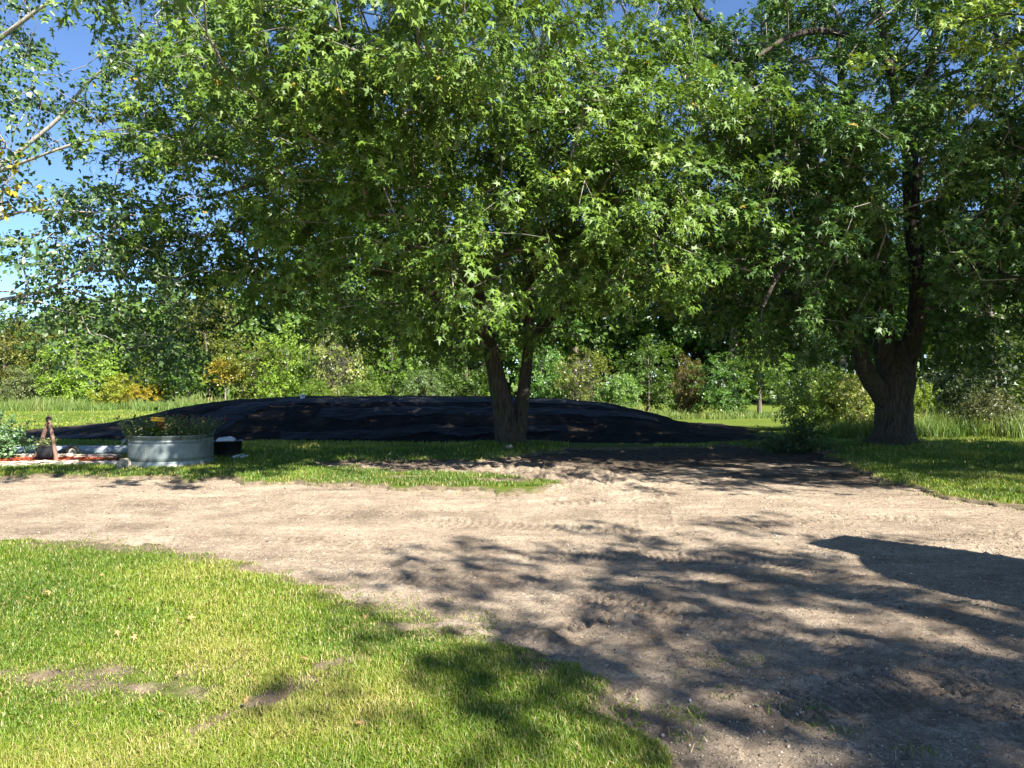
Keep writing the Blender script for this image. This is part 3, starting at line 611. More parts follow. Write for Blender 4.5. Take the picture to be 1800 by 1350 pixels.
def cut_p(p):
    px = 900 + p[:, 0] / p[:, 1] * F; py = HOR - (p[:, 2] - EYE) / p[:, 1] * F
    return ~((px > 70) & (px < 165) & (py > 10) & (py < 130)) & ~((px > 85) & (px < 260) & (py > 262) & (py < 330))
big_tree("poplar_tree", "pale-branched poplar reaching in from the left over the tripod planter", (-12.6, 14, 0), limbs, env, 150, 5.5, 28, 'poplar', .088, .55, M_poplar, M_pbark, 31,
         lambda x, y: np.interp(x, [-12, -9.5, -8, -6], [2.5, 2.8, 1.9, 1.9]), None, cut_p, droop=.7, bark=.008, sigma=(.6, .6, .4), up=.4)
# -- yellowing ash at the left edge
big_tree("ash_tree", "yellowing ash whose leaf tips hang in at the left edge", (-9.4, 9.0, 0), [([(-9.4, 9, -.1), (-9.4, 9, 2), (-9.2, 9, 4.2), (-9.0, 9, 6.2)], [.2, .15, .11, .04], None), ([(-9.2, 9, 4.2), (-8, 9, 4.9), (-6.8, 9, 4.7)], [.06, .045, .02], 0)],
         [((-8.8, 9, 5.2), (1.6, 1.3, 1.5), 1), ((-6.55, 9, 4.65), (.18, .3, .4), .12)], 18, 4, 14, 'kite', .11, .45, M_ash, M_bark, 37, droop=.6)
# -- lime-green box elder whose tips enter the upper right corner
big_tree("boxelder_tree", "lime-green box elder whose leaf tips enter the upper right corner", (12.0, 9.6, 0), [([(12, 9.6, -.1), (12, 9.6, 2.5), (11.8, 9.6, 5), (11.6, 9.6, 8)], [.25, .2, .15, .05], None), ([(11.9, 9.6, 4), (10.4, 9.8, 5.6), (8.3, 10.2, 6.8)], [.09, .06, .02], 0)],
         [((11.6, 9.6, 7.4), (3.4, 2.6, 3.0), 1), ((7.6, 10.4, 6.7), (.9, .8, .8), .1), ((9.0, 7.0, 6.7), (2.5, 1.0, 1.2), .45)], 120, 6, 26, 'maple', .11, .5, M_maple, M_bark, 41, vmean=.8)
# -- shade tree behind the camera, whose shadow lies on the driveway
big_tree("shade_tree", "tall spreading maple behind the viewer shading the near driveway", (10.6, -3.4, 0), [([(10.6, -3.4, -.1), (10.6, -3.4, 3), (10.5, -3.1, 6), (10.3, -2.7, 9), (10.1, -2.6, 11.5)], [.4, .3, .24, .16, .05], None)],
         [((9.3, -2.5, 9.0), (2.8, 2.2, 1.5), 1), ((8.0, -4.6, 8.8), (1.7, 1.0, 1.0), .28), ((10.5, -4.4, 8.8), (1.7, 1.2, 1.2), .35)], 38, 10, 26, 'maple', .14, .6, M_maple, M_bark, 43)

# ------------------------------------------------------------------ the wood behind
PROTO = {}
def proto_tree(kind, seed):
    """one of a kind with its trunk and crown, built at the origin"""
    r = np.random.default_rng(seed); V, Q = [], []
    if kind == 'bushy':   H, env, n, stem = 6.0, [((0, 0, 3.3), (2.4, 2.4, 2.8), 1), ((.8, -.6, 1.6), (1.6, 1.6, 1.2), .3)], 60, 1
    elif kind == 'upright': H, env, n, stem = 8.0, [((0, 0, 5.2), (2.0, 2.0, 3.0), 1)], 60, 1
    elif kind == 'bush':  H, env, n, stem = 3.0, [((0, 0, 1.45), (1.9, 1.7, 1.4), 1), ((-1, .2, .9), (1.0, .9, .8), .25)], 85, 3
    elif kind == 'sapling': H, env, n, stem = 4.0, [((0, 0, 2.9), (.8, .8, 1.2), 1)], 22, 1
    else:                 H, env, n, stem = 4.6, [((0, 0, 2.5), (2.0, 1.8, 2.1), 1)], 46, 4
    pts, out = clumps(env, n, 5, r, (.42, .42, .26), .42); pts[:, 2] = pts[:, 2].clip(.12)
    limbs = []
    for s in range(stem):
        a = r.uniform(0, 6.28); o = .35 * H * .3 * (stem > 1)
        q = np.array([[.12 * math.cos(a) * (stem > 1), .12 * math.sin(a) * (stem > 1), -.1], [o * .4 * math.cos(a), o * .4 * math.sin(a), H * .3], [o * math.cos(a) + r.normal(0, .1), o * math.sin(a), H * .6], [o * 1.3 * math.cos(a), o * 1.3 * math.sin(a), H * .9]])
        p = catmull(q, .4); rad = np.linspace(.022 * H if stem == 1 else .035, .012, len(p)); tube(p, rad, 8, V, Q); limbs.append((p, rad, None))
    N, par, rad, nl, tips, A = grow(limbs, pts, r, .006, .4)
    branch_mesh(N, par, rad, nl, A, V, Q, .006, .05)
    if kind == 'tangle':            # a thicket of bare crooked stems with few leaves
        for k in range(260):
            p0 = np.array([r.normal(0, .8), r.normal(0, .7), r.uniform(.2, 3.6)]); d = norm(r.normal(0, 1, 3) + np.array([0, 0, .5]))
            q = [p0]
            for j in range(5): d = norm(d + r.normal(0, .45, 3)); q.append(q[-1] + d * .28)
            tube(q, np.linspace(.016, .004, 6), 3, V, Q)
    tr = mesh_np("trunk", np.vstack(V), [np.vstack(Q)], M_bark2 if kind == 'sapling' else M_wbark, None, None, True)
    per = {'tangle': 16, 'sapling': 22, 'bush': 38}.get(kind, 30)
    (v, q, vr), d, L = sprays('kite', pts, out, per, .15 if kind != 'bush' else .10, .55 if kind != 'bush' else .4, r, .45, .6, .42, 1.2, 1.15)
    v[:, 2] = v[:, 2].clip(.02); cr = mesh_np("crown", v, [q], M_wleaf, None, vr)
    PROTO[(kind, seed)] = (tr, cr, H, False)
kinds = [('bushy', 201), ('bushy', 202), ('upright', 203), ('upright', 204), ('bush', 205), ('bush', 206), ('sapling', 207), ('tangle', 208)]
for k in kinds: proto_tree(*k)
def wood_tree(key, name, px, top, y, width, col, label, cat="tree", group="trees and shrubs along the edge of the wood"):
    tr, cr, H, used = PROTO[key]; x = (px - 900) / F * y; h = EYE - (top - HOR) / F * y
    root = empty(name, (x, y, 0), label, cat, group); root.rotation_euler[2] = (px * .37) % 6.28
    nat = {'bushy': 5.0, 'upright': 4.2, 'bush': 4.0, 'sapling': 1.8, 'tangle': 4.2}[key[0]]
    sz = h / H; sx = width / F * y / nat; root.scale = (sx, sx, sz)
    for src in (tr, cr):
        o = src if not used else link(src.copy()); o.parent = root
        if src is cr: o.color = (*[min(.4, c * 1.15) for c in col], 1)
    PROTO[key] = (tr, cr, H, True)
G1, G2, DG, YG, OG, BG, OL, GR = (.12, .20, .028), (.17, .26, .03), (.07, .125, .022), (.25, .28, .035), (.34, .28, .04), (.11, .20, .05), (.16, .19, .038), (.15, .19, .08)
T = wood_tree
b1, b2, u1, u2, s1, s2, sp, tg = kinds
T(b1, "broadleaf_tree", 8, 560, 50, 130, (.17, .17, .04), "pale yellowish tree at the far left end of the wood")
T(b2, "broadleaf_tree", 78, 540, 53, 150, (.06, .12, .035), "rounded mid-green tree second from the left in the wood")
T(b1, "broadleaf_tree", 133, 588, 48, 120, G2, "bright green bushy tree with low yellow branches behind the tripod planter")
T(s1, "shrub", 45, 645, 47, 90, GR, "grey-green shrub with bare twigs at the left end of the tall grass", "shrub")
T(s2, "shrub", 225, 655, 47.5, 100, YG, "yellow-green shrub with a few orange leaves left of the blue-green tree", "shrub")
T(s1, "shrub", 247, 676, 46.5, 60, OG, "low golden-orange shrub at the edge of the tall grass", "shrub")
T(b2, "broadleaf_tree", 280, 618, 49, 90, (.13, .18, .028), "lime-yellow leafy tree beside the blue-green tree")
T(u1, "broadleaf_tree", 332, 612, 48, 95, BG, "small blue-green tree with bare stems above the flower tank")
T(sp, "sapling", 396, 628, 46.5, 40, (.32, .26, .04), "thin orange-leaved sapling with a straight pale stem")
T(u2, "aspen_tree", 366, 492, 54, 95, (.13, .15, .035), "tall airy yellow-green aspen rising above the left wood")
T(u1, "aspen_tree", 300, 478, 56, 110, (.07, .13, .05), "tall grey-green aspen beside the yellow-green one")
T(b1, "broadleaf_tree", 446, 590, 47, 110, OL, "olive green tree just right of the orange-leaved sapling")
T(b2, "broadleaf_tree", 505, 575, 45, 110, G2, "fresh green tree behind the left end of the mound top")
T(tg, "thicket", 592, 568, 43, 105, OL, "brown thicket of bare tangled stems behind the white vent pipe", "shrub")
T(s1, "shrub", 548, 668, 40, 70, (.12, .20, .025), "low bright green shrub directly behind the white vent pipe", "shrub")
T(s2, "shrub", 640, 668, 40, 90, (.12, .18, .03), "low yellow-green shrub right of the vent pipe", "shrub")
T(b1, "broadleaf_tree", 690, 590, 44, 120, G1, "mid-green tree above the dry grass behind the mound")
T(s1, "shrub", 745, 650, 41, 80, (.08, .13, .03), "rounded green shrub left of the forked maple's stems", "shrub")
T(b2, "broadleaf_tree", 820, 600, 44, 120, DG, "dark green tree seen left of the forked maple's stems")
T(b1, "broadleaf_tree", 950, 590, 42, 100, (.075, .16, .025), "vivid green leafy tree just right of the forked maple's stems")
T(tg, "thicket", 1024, 610, 40, 95, OL, "grey-brown thicket of crooked stems right of the forked maple", "shrub")
T(s2, "shrub", 1085, 655, 37, 75, (.11, .20, .03), "small bright green shrub behind the mound's right shoulder", "shrub")
T(b2, "broadleaf_tree", 1140, 590, 41, 120, DG, "shaded dark tree behind the mound's right slope")
T(s1, "shrub", 1210, 630, 38, 60, (.13, .11, .04), "faded brownish shrub between two green trees on the right", "shrub")
T(b1, "broadleaf_tree", 1270, 625, 36, 100, (.08, .16, .025), "light green tree at the end of the narrow lawn strip")
T(u2, "broadleaf_tree", 1335, 600, 36, 110, G1, "slender green tree left of the yellow-green shrubs")
T(s2, "shrub", 1436, 640, 24.5, 150, (.17, .25, .045), "broad yellow-green shrub left of the stout maple's trunk", "shrub")
T(s1, "shrub", 1508, 655, 23.6, 110, (.22, .25, .05), "olive-gold shrub touching the stout maple's trunk on its left", "shrub")
T(s1, "shrub", 1615, 672, 25, 60, (.20, .27, .045), "narrow yellow-green shrub peeping from right of the stout trunk", "shrub")
T(s2, "shrub", 1672, 655, 26, 100, (.11, .15, .085), "silvery grey-green shrub right of the stout maple", "shrub")
T(b2, "broadleaf_tree", 1750, 560, 25, 200, (.05, .075, .022), "dark brownish-green bushy tree at the right edge")
T(s1, "shrub", 1745, 690, 22.3, 100, (.08, .09, .025), "dull olive shrub in the tall grass at the right edge", "shrub")
# tall trees standing close behind the two maples
T(u2, "tall_tree", 560, 330, 58, 200, (.06, .12, .025), "tall green tree deep behind the forked maple's left limbs", group="tall trees behind the maples")
T(u1, "tall_tree", 1010, 330, 60, 220, (.055, .11, .022), "tall green tree seen through the leaves right of the forked stems", group="tall trees behind the maples")
T(u2, "tall_tree", 1290, 290, 56, 240, (.055, .11, .022), "tall tree filling the gap between the two maple crowns", group="tall trees behind the maples")
T(u1, "tall_tree", 1480, 330, 55, 220, (.06, .12, .025), "tall tree behind the left limbs of the stout maple", group="tall trees behind the maples")
T(u2, "tall_tree", 1740, 250, 50, 260, (.06, .11, .025), "tall tree behind the right side of the stout maple", group="tall trees behind the maples")
def far_wood():
    r = np.random.default_rng(77); P_, O_, V, Q = [], [], [], []
    for i in range(110):
        y = r.uniform(54, 78); px = -250 + 2300 * (i + r.random()) / 110; x = (px - 900) / F * y
        topy = np.interp(px, [-250, 0, 150, 400, 600, 800, 2100], [590, 575, 530, 520, 480, 420, 400]) + r.normal(0, 12)
        h = EYE - (topy - HOR) / F * y; n = 30
        p, o = clumps([((x, y, h * .5), (3.6, 3.0, h * .52), 1)], n, 5, r, (.8, .8, .5), .4); P_.append(p); O_.append(o)
        tube([(x, y, -.2), (x + .2, y, h * .4), (x, y, h * .9)], [.2, .15, .04], 6, V, Q)
    p = np.vstack(P_); o = np.vstack(O_); k = p[:, 2] > .2; p, o = p[k], o[k]
    (v, q, vr), d, L = sprays('kite', p, o, 18, .42, 1.0, r, .4, .6, .45, 1.3, 1.2)
    off = len(v); VV = np.vstack([v] + V); 
    w_ = mesh_np("far_wood", VV, [q, np.vstack(Q) + off], M_wood, None, np.concatenate([vr, np.zeros(len(VV) - off)]))
    tag(w_, "deep shaded wood closing the view behind the front row of trees", "wood", kind='stuff')
far_wood()

# ------------------------------------------------------------------ small things by the driveway
def lathe(bm, prof, K=48, c=(0, 0, 0), sy=1.0):
    rings = []
    for r_, z in prof:
        rings.append([bm.verts.new((c[0] + r_ * math.cos(2 * math.pi * i / K), c[1] + sy * r_ * math.sin(2 * math.pi * i / K), c[2] + z)) for i in range(K)])
    for a, b in zip(rings[:-1], rings[1:]):
        for i in range(K): bm.faces.new((a[i], a[(i + 1) % K], b[(i + 1) % K], b[i]))
    return rings
def np_tube(name, pts, rad, K, mat, parent=None, smooth=True, caps=True):
    V, Q = [], []; tube(pts, rad, K, V, Q); V = np.vstack(V); Q = np.vstack(Q)
    fs = [Q]
    if caps:
        n = len(V); V = np.vstack([V, pts[0], pts[-1]]); i = np.arange(K); j = (i + 1) % K
        fs.append(np.stack([j, i, np.full(K, n)], -1)); b = n - K; fs.append(np.stack([b + i, b + j, np.full(K, n + 1)], -1))
    return mesh_np(name, V, fs, mat, parent, None, smooth)
M_galv = plain("galvanised_steel", (.23, .26, .25), .5, .5, .3, 4, .002, 60)
M_dkmet = plain("dark_iron", (.03, .03, .03), .6, .3)
M_yel = plain("yellow_board", (.72, .42, .02), .6)
M_blk = plain("black_plastic", (.012, .012, .013), .38)
M_blk2 = plain("black_paint_barrel", (.03, .032, .035), .55, 0, .3, 12, .004, 30)
M_wht = plain("white_plastic", (.72, .75, .78), .4, 0, .05)
M_pipe = plain("grey_white_pipe", (.36, .41, .46), .4, 0, .08, 3)
M_log = bark_mat("cedar_log", (.08, .045, .03), (.25, .16, .12), 2)
M_block = plain("concrete_edging", (.48, .42, .34), .9, 0, .3, 14, .012, 50)
M_limest = plain("pale_rock", (.30, .26, .2), .9, 0, .3, 9, .02, 22)
M_soil = plain("potting_soil", (.03, .022, .016), .95, 0, .4, 20, .02, 40)
M_mulch = plain("red_wood_chip", (.42, .075, .028), .85, 0, .45, 30)
M_rope = plain("grey_chain", (.2, .19, .18), .5, .6)
M_rub = plain("black_rubber", (.02, .02, .022), .7)
M_rim = plain("pale_wheel_rim", (.5, .42, .33), .6)
M_red = leaf_mat("red_petal", [(0, (.45, .02, .015)), (1, (.65, .05, .03))], 1, .25)
M_orange = leaf_mat("orange_petal", [(0, (.75, .16, .02)), (1, (.85, .30, .12))], 1, .25)
M_herb = leaf_mat("herb_leaf", [(0, (.08, .13, .04)), (.6, (.16, .21, .08)), (1, (.36, .34, .2))], 1, .3)
M_shrub = leaf_mat("blue_green_leaf", [(0, (.07, .15, .055)), (.6, (.14, .25, .10)), (1, (.22, .33, .14))], .5, .3)
M_weed = leaf_mat("weed_leaf", [(0, (.03, .07, .02)), (.6, (.06, .11, .03)), (1, (.12, .16, .05))], 1, .3)
M_dry = leaf_mat("fallen_leaf", [(0, (.30, .15, .06)), (.5, (.45, .26, .12)), (1, (.55, .38, .2))], 1, .2)

tx, ty = (302 - 900) / F * 14.2, 14.2; tz = 0.0
tank = empty("stock_tank", (tx, ty, tz), "round grey steel stock tank planted with flowers beside the driveway", "planter")
bm = bmesh.new(); r0 = .775; H = .60
prof = [(r0 * .99, -.03), (r0 + .012, 0), (r0 + .012, .035), (r0 + .004, .045), (r0 + .004, .085)]
prof += [(r0, .10), (r0, .108), (r0 - .012, .118), (r0, .128)] + [(r0, .2 + .03 * i) for i in range(8)] + [(r0, .455), (r0 - .010, .463), (r0, .471), (r0, .515), (r0 - .010, .523), (r0, .531), (r0, .575), (r0 + .010, .585), (r0 + .013, .6), (r0 + .012, .612), (r0 - .006, .606), (r0 - .010, .57), (r0 - .012, .3)]
lathe(bm, prof, 96, (tx, ty, tz)); bm_obj("tank_wall", bm, M_galv, tank, True)
bm = bmesh.new(); bmesh.ops.create_circle(bm, cap_ends=True, segments=48, radius=r0 - .02, matrix=Matrix.Translation((tx, ty, tz + .5))); bm_obj("planting_soil", bm, M_soil, tank)
# seam with rivets facing the driveway
bm = bmesh.new(); a = R(-100); bmesh.ops.create_cube(bm, size=1, matrix=Matrix.Translation((tx + (r0 + .001) * math.cos(a), ty + (r0 + .001) * math.sin(a), tz + .33)) @ Matrix.Rotation(a, 4, 'Z') @ Matrix.Diagonal((.006, .02, .4, 1)))
for z in np.arange(.15, .58, .055):
    bmesh.ops.create_uvsphere(bm, u_segments=8, v_segments=5, radius=.008, matrix=Matrix.Translation((tx + (r0 + .003) * math.cos(a), ty + (r0 + .003) * math.sin(a), tz + z)))
bm_obj("rivet_seam", bm, M_galv, tank)
# a bent bracket on the left rim
np_tube("rim_bracket", [W(232, 770, 14.1), W(224, 771, 14.05), W(218, 776, 14.0), W(215, 783, 14.0)], [.03, .035, .045, .03], 10, M_galv, tank)
def clump_plants(name, label, cat, cx, cy_, cz, rx, ry, h0, h1, nst, mat, seed, leafsz=.045, flowers=(), group=None, per=9, lean=.35):
    r = np.random.default_rng(seed); root = empty(name, (cx, cy_, cz), label, cat, group); V, Q = [], []; P_, D_ = [], []; tips = []
    for k in range(nst):
        a = r.uniform(0, 6.28); q = math.sqrt(r.random()); b = np.array([cx + rx * q * math.cos(a), cy_ + ry * q * math.sin(a), cz - .05]); h = r.uniform(h0, h1)
        d = np.array([math.cos(a) * q * lean + r.normal(0, .12), math.sin(a) * q * lean + r.normal(0, .12), 1]); m = b + d * h * .5; t = b + d * h + np.array([d[0], d[1], 0]) * h * .3
        tube([b, m, t], [.005, .004, .002], 3, V, Q); tips.append(t)
        for f in r.uniform(.2, 1, per): P_.append(b + (t - b) * f); D_.append(norm(r.normal(0, 1, 3) * np.array([1, 1, .5]) + np.array([0, 0, .3])))
    mesh_np("stems", np.vstack(V), [np.vstack(Q)], mat, root)
    P_, D_ = np.array(P_), np.array(D_); n = len(P_)
    v, q, vr = leaves('kite', P_, D_, norm(r.normal(0, .5, (n, 3)) + np.array([0, 0, 1.])), leafsz * r.uniform(.6, 1.4, n), np.clip(r.normal(.5, .25, n), 0, 1), .8)
    mesh_np("foliage", v, [q], mat, root, vr)
    for (cnt, fm, fsz) in flowers:
        for k in r.choice(len(tips), cnt, replace=False):
            pet = 9; a = np.arange(pet) / pet * 6.28; dd = np.stack([np.cos(a), np.sin(a), r.uniform(.1, .9, pet)], -1)
            v, q, vr = leaves('kite', np.repeat(np.array([tips[k]]), pet, 0), dd, np.tile([0, 0, 1.], (pet, 1)) + r.normal(0, .2, (pet, 3)), np.full(pet, fsz), r.random(pet), 1.2)
            mesh_np("flower", v, [q], fm, root, vr)
    return root
clump_plants("flower_clump", "green bushy herbs filling the left part of the grey tank", "plant", tx - .38, ty - .05, .5, .38, .56, .30, .56, 260, M_herb, 301, .05)
clump_plants("flower_clump", "thin red-flowered plants filling the right part of the grey tank", "plant", tx + .34, ty - .05, .5, .40, .56, .30, .52, 300, M_herb, 302, .04, ((16, M_red, .04),))
clump_plants("lily_plant", "orange lily blooming under the yellow welcome sign", "plant", W(273, 760, 13.6)[0], 13.6, .5, .06, .06, .3, .36, 6, M_grass, 303, .09, ((3, M_orange, .075),), per=5)
# hanging WELCOME sign
sx_, sy_, sz_ = W(277, 737, 13.55)
sign = empty("welcome_sign", (sx_, sy_, .5), "small yellow board lettered WELCOME hanging from a wire hook above the tank", "sign")
bm = bmesh.new(); bmesh.ops.create_cube(bm, size=1, matrix=Matrix.Translation((sx_, sy_, sz_)) @ Matrix.Rotation(R(4), 4, 'Y') @ Matrix.Diagonal((.262, .014, .075, 1))); bm_obj("board", bm, M_yel, sign, bevel=.003)
tc = bpy.data.curves.new("lettering", 'FONT'); tc.body = "WELCOME"; tc.size = .058; tc.align_x = 'CENTER'; tc.align_y = 'CENTER'; tc.extrude = .002; tc.space_character = 1.05
to = bpy.data.objects.new("lettering", tc); C.objects.link(to); bpy.context.view_layer.update()
me = bpy.data.meshes.new_from_object(to.evaluated_get(bpy.context.evaluated_depsgraph_get())); bpy.data.objects.remove(to)
me.materials.clear(); me.materials.append(M_dkmet); lo = link(bpy.data.objects.new("lettering", me)); lo.parent = sign
lo.matrix_local = Matrix.Translation((0, -.0095, sz_ - .5)) @ Matrix.Rotation(R(4), 4, 'Y') @ Matrix.Rotation(R(90), 4, 'X')
hook = [(sx_ + .10, sy_, .42), (sx_ + .10, sy_, .80), (sx_ + .095, sy_, sz_ + .13), (sx_ + .06, sy_, sz_ + .165), (sx_ + .0, sy_, sz_ + .15), (sx_ - .03, sy_, sz_ + .11), (sx_ - .01, sy_, sz_ + .085)]
np_tube("hook_stake", catmull(hook, .03), np.full(len(catmull(hook, .03)), .005), 6, M_dkmet, sign)
for dx in (-.09, .07): np_tube("hanger_wire", [(sx_ + dx, sy_, sz_ + .035), (sx_ - .01, sy_, sz_ + .085)], [.0025, .0025], 4, M_dkmet, sign)

# black tub with a white bag, and two white pipe offcuts beside it
bx, by = (399 - 900) / F * 15.6, 15.6
tub = empty("plastic_tub", (bx, by, 0), "black plastic tub standing behind the right side of the grey tank", "tub")
bm = bmesh.new(); lathe(bm, [(0.001, .02), (.27, .02), (.285, .0), (.29, .05), (.315, .33), (.345, .34), (.35, .36), (.32, .365), (.30, .34), (.27, .06), (.001, .055)], 40, (bx, by, 0)); bm_obj("tub_wall", bm, M_blk, tub, True)
bmb = bmesh.new(); bmesh.ops.create_icosphere(bmb, subdivisions=4, radius=.2, matrix=Matrix.Translation((bx - .02, by - .02, .36)) @ Matrix.Diagonal((1, .8, .36, 1)))
for v_ in bmb.verts:
    q = float(fbm(np.array([v_.co.x * 1.0 + v_.co.z]), np.array([v_.co.y + v_.co.z * .7]), .09, 3, 5)[0]); v_.co += v_.co.normalized() * 0 + Vector((0, 0, q * .08)) + Vector((q * .05, 0, 0))
tag(bm_obj("plastic_bag", bmb, M_wht, None, True), "crumpled white bag lying in the black tub", "bag")
for k, (p0, p1, lb) in enumerate((((410, 791, 15.1), (428, 786, 15.5), "longer white pipe offcut on the grass by the black tub"), ((424, 792, 15.05), (436, 788, 15.3), "shorter white pipe offcut, nearer the forked maple"))):
    a, b = W(*p0), W(*p1); o = np_tube("pipe_offcut", [(a[0], a[1], .04), (b[0], b[1], .05)], [.032, .032], 14, M_wht); tag(o, lb, "pipe", "white pipe offcuts by the tub")
# long pale drain pipe lying on the grass
a, b = W(-30, 800, 15.9), W(236, 795, 16.1)
o = np_tube("drain_pipe", [(a[0], a[1], .10), ((a[0] + b[0]) / 2, 16.0, .105), (b[0], b[1], .10)], [.105] * 3, 24, M_pipe); tag(o, "long pale grey drain pipe lying on the grass behind the tripod planter", "pipe")
# white vent pipe on the mound
vx, vy, vz = W(532, 700, 24.2); vent = empty("vent_pipe", (vx, vy, vz - .1), "white capped vent pipe poking out of the mound top", "vent pipe")
np_tube("pipe", [(vx, vy, vz - .3), (vx, vy, vz + .10)], [.075, .075], 20, M_wht, vent); bm = bmesh.new(); lathe(bm, [(.076, 0), (.095, .0), (.098, .05), (.08, .07), (.001, .075)], 20, (vx, vy, vz + .07)); bm_obj("cap", bm, M_wht, vent, True)

# log tripod with hanging barrel planter
qx, qy = (84 - 900) / F * 14.6, 14.6
trip = empty("tripod_planter", (qx, qy, 0), "rustic log tripod with a black half-barrel hung from its top", "planter")
top = np.array(W(86, 736, 14.65))
for fx, fy, q in ((W(63, 812, 14.75)[0], 14.7, .04), (W(103, 811, 14.3)[0], 14.25, .036), (W(95, 806, 15)[0], 15.1, .028)):
    p = catmull([(fx, fy, -.03), tuple((np.array([fx, fy, 0]) + top) / 2 + np.array([.01, 0, 0])), tuple(top + (top - np.array([fx, fy, 0])) * .06)], .1)
    np_tube("leg", p, np.linspace(q * 1.15, q * .85, len(p)), 14, M_log, trip)
bm = bmesh.new(); bmesh.ops.create_icosphere(bm, subdivisions=2, radius=.06, matrix=Matrix.Translation(tuple(top + np.array([0, -.01, -.01])))); bm_obj("lashing", bm, M_dkmet, trip, True)
np_tube("chain", [tuple(top), (qx - .01, qy + .02, .56)], [.006, .006], 6, M_rope, trip)
wire = catmull([tuple(top), tuple(top + np.array([.1, 0, -.03])), tuple(top + np.array([.22, 0, -.14])), tuple(top + np.array([.21, 0, -.2]))], .03); np_tube("loose_wire", wire, np.full(len(wire), .004), 5, M_dkmet, trip)
px_, pz_ = W(81, 785, 14.42)[0], .10
bm = bmesh.new(); lathe(bm, [(.001, .10), (.13, .10), (.15, .11), (.165, .20), (.172, .29), (.17, .34), (.178, .345), (.178, .36), (.165, .36), (.16, .33), (.001, .32)], 32, (px_, 14.42, 0)); bm_obj("barrel", bm, M_blk2, trip, True)
clump_plants("potted_plant", "sparse green and yellow plant growing in the hanging half-barrel", "plant", px_, 14.42, .33, .12, .12, .06, .26, 30, M_herb, 311, .05)
# edging blocks: two rows
def block(x0, x1, y, dep, h, label, seed, rot=0):
    r = np.random.default_rng(seed); bm = bmesh.new(); bmesh.ops.create_cube(bm, size=1)
    bmesh.ops.subdivide_edges(bm, edges=bm.edges[:], cuts=4, use_grid_fill=True)
    for v_ in bm.verts:
        s = r.normal(0, .018, 3); v_.co = Vector(((v_.co.x) * (x1 - x0) * .985 + s[0] * .5, v_.co.y * dep + s[1], (v_.co.z + .5) * h + s[2] * .5 - .02))
    bmesh.ops.rotate(bm, verts=bm.verts, matrix=Matrix.Rotation(rot, 3, 'Z')); me_o = bm_obj("edging_block", bm, M_block, None, False, .006)
    me_o.location = ((x0 + x1) / 2, y, 0); tag(me_o, label, "edging block", "stone edging blocks round the mulch bed"); return me_o
fr = [-40, 22, 70, 127, 166, 205]; names = ["front edging block cut off by the left edge", "front edging block left of the tripod legs", "front edging block under the tripod legs", "front edging block right of the tripod", "last front edging block beside the pale rock"]
for k in range(5): block(W(fr[k], 0, 13.75)[0], W(fr[k + 1], 0, 13.75)[0], 13.85 + .03 * (k % 2), .2, .10 + .008 * (k % 3), names[k], 400 + k, R((-1.2, .8, 1.2, -.8, 1.5)[k]))
br = [15, 60, 112, 160, 212]; names = ["rear edging block next to the leafy shrub", "rear edging block behind the hanging barrel", "rear edging block before the small wheel", "darker rear edging block nearest the grey tank"]
for k in range(4): block(W(br[k], 0, 15.05)[0], W(br[k + 1], 0, 15.05)[0], 15.05 - .04 * (k % 2), .2, .13 + .008 * (k % 2), names[k], 420 + k, R((.8, -1, .9, -1.2)[k]))
# mulch bed
n = 3800; x = rng.uniform(W(-60, 0, 14.4)[0], W(214, 0, 14.4)[0], n); y = rng.uniform(13.95, 14.95, n); th = rng.uniform(0, 6.28, n); L = rng.uniform(.03, .08, n)
d = np.stack([np.cos(th), np.sin(th), rng.normal(0, .25, n)], -1); v, q, vr = leaves('kite', np.stack([x, y, rng.uniform(.045, .075, n)], -1), d, np.tile([0, 0, 1.], (n, 1)) + rng.normal(0, .3, (n, 3)), L, rng.random(n), .5)
tag(mesh_np("mulch_bed", v, [q], M_mulch, None, vr), "red wood-chip mulch between the two rows of edging blocks", "mulch", kind='stuff')
sheet = grid_mesh(grid_axis([(W(-60, 0, 14.4)[0], W(214, 0, 14.4)[0], .1)]), grid_axis([(13.92, 14.98, .08)]), lambda x, y: .045 + fbm(x, y, .2, 3, 9) * .02, "bed_soil", plain("mulch_fines", (.2, .05, .025), .95, 0, .5, 30, .02, 60)); tag(sheet, kind='structure')
# pale rock at the end of the row
def rock(name, c, s, seed, label, mat=M_limest, group=None):
    bm = bmesh.new(); bmesh.ops.create_icosphere(bm, subdivisions=4, radius=1)
    for v_ in bm.verts:
        p = v_.co; q = float(fbm(np.array([p.x * 1.1 + p.z * .6]), np.array([p.y * 1.1 - p.z * .8]), .9, 4, seed)[0]); v_.co = p * (1 + q * .45)
        v_.co = Vector((v_.co.x * s[0], v_.co.y * s[1], v_.co.z * s[2]))
    o = bm_obj(name, bm, mat, None, False); o.location = c; return tag(o, label, "rock", group)
rock("rock", (*P(216, 825), .07), (.14, .12, .14), 3, "pale limestone rock leaning between the edging blocks and the tank").rotation_euler = (0, R(-18), 0)
rock("rock", (*P(895, 792), .09), (.09, .07, .05), 8, "small pale stone at the foot of the forked maple")
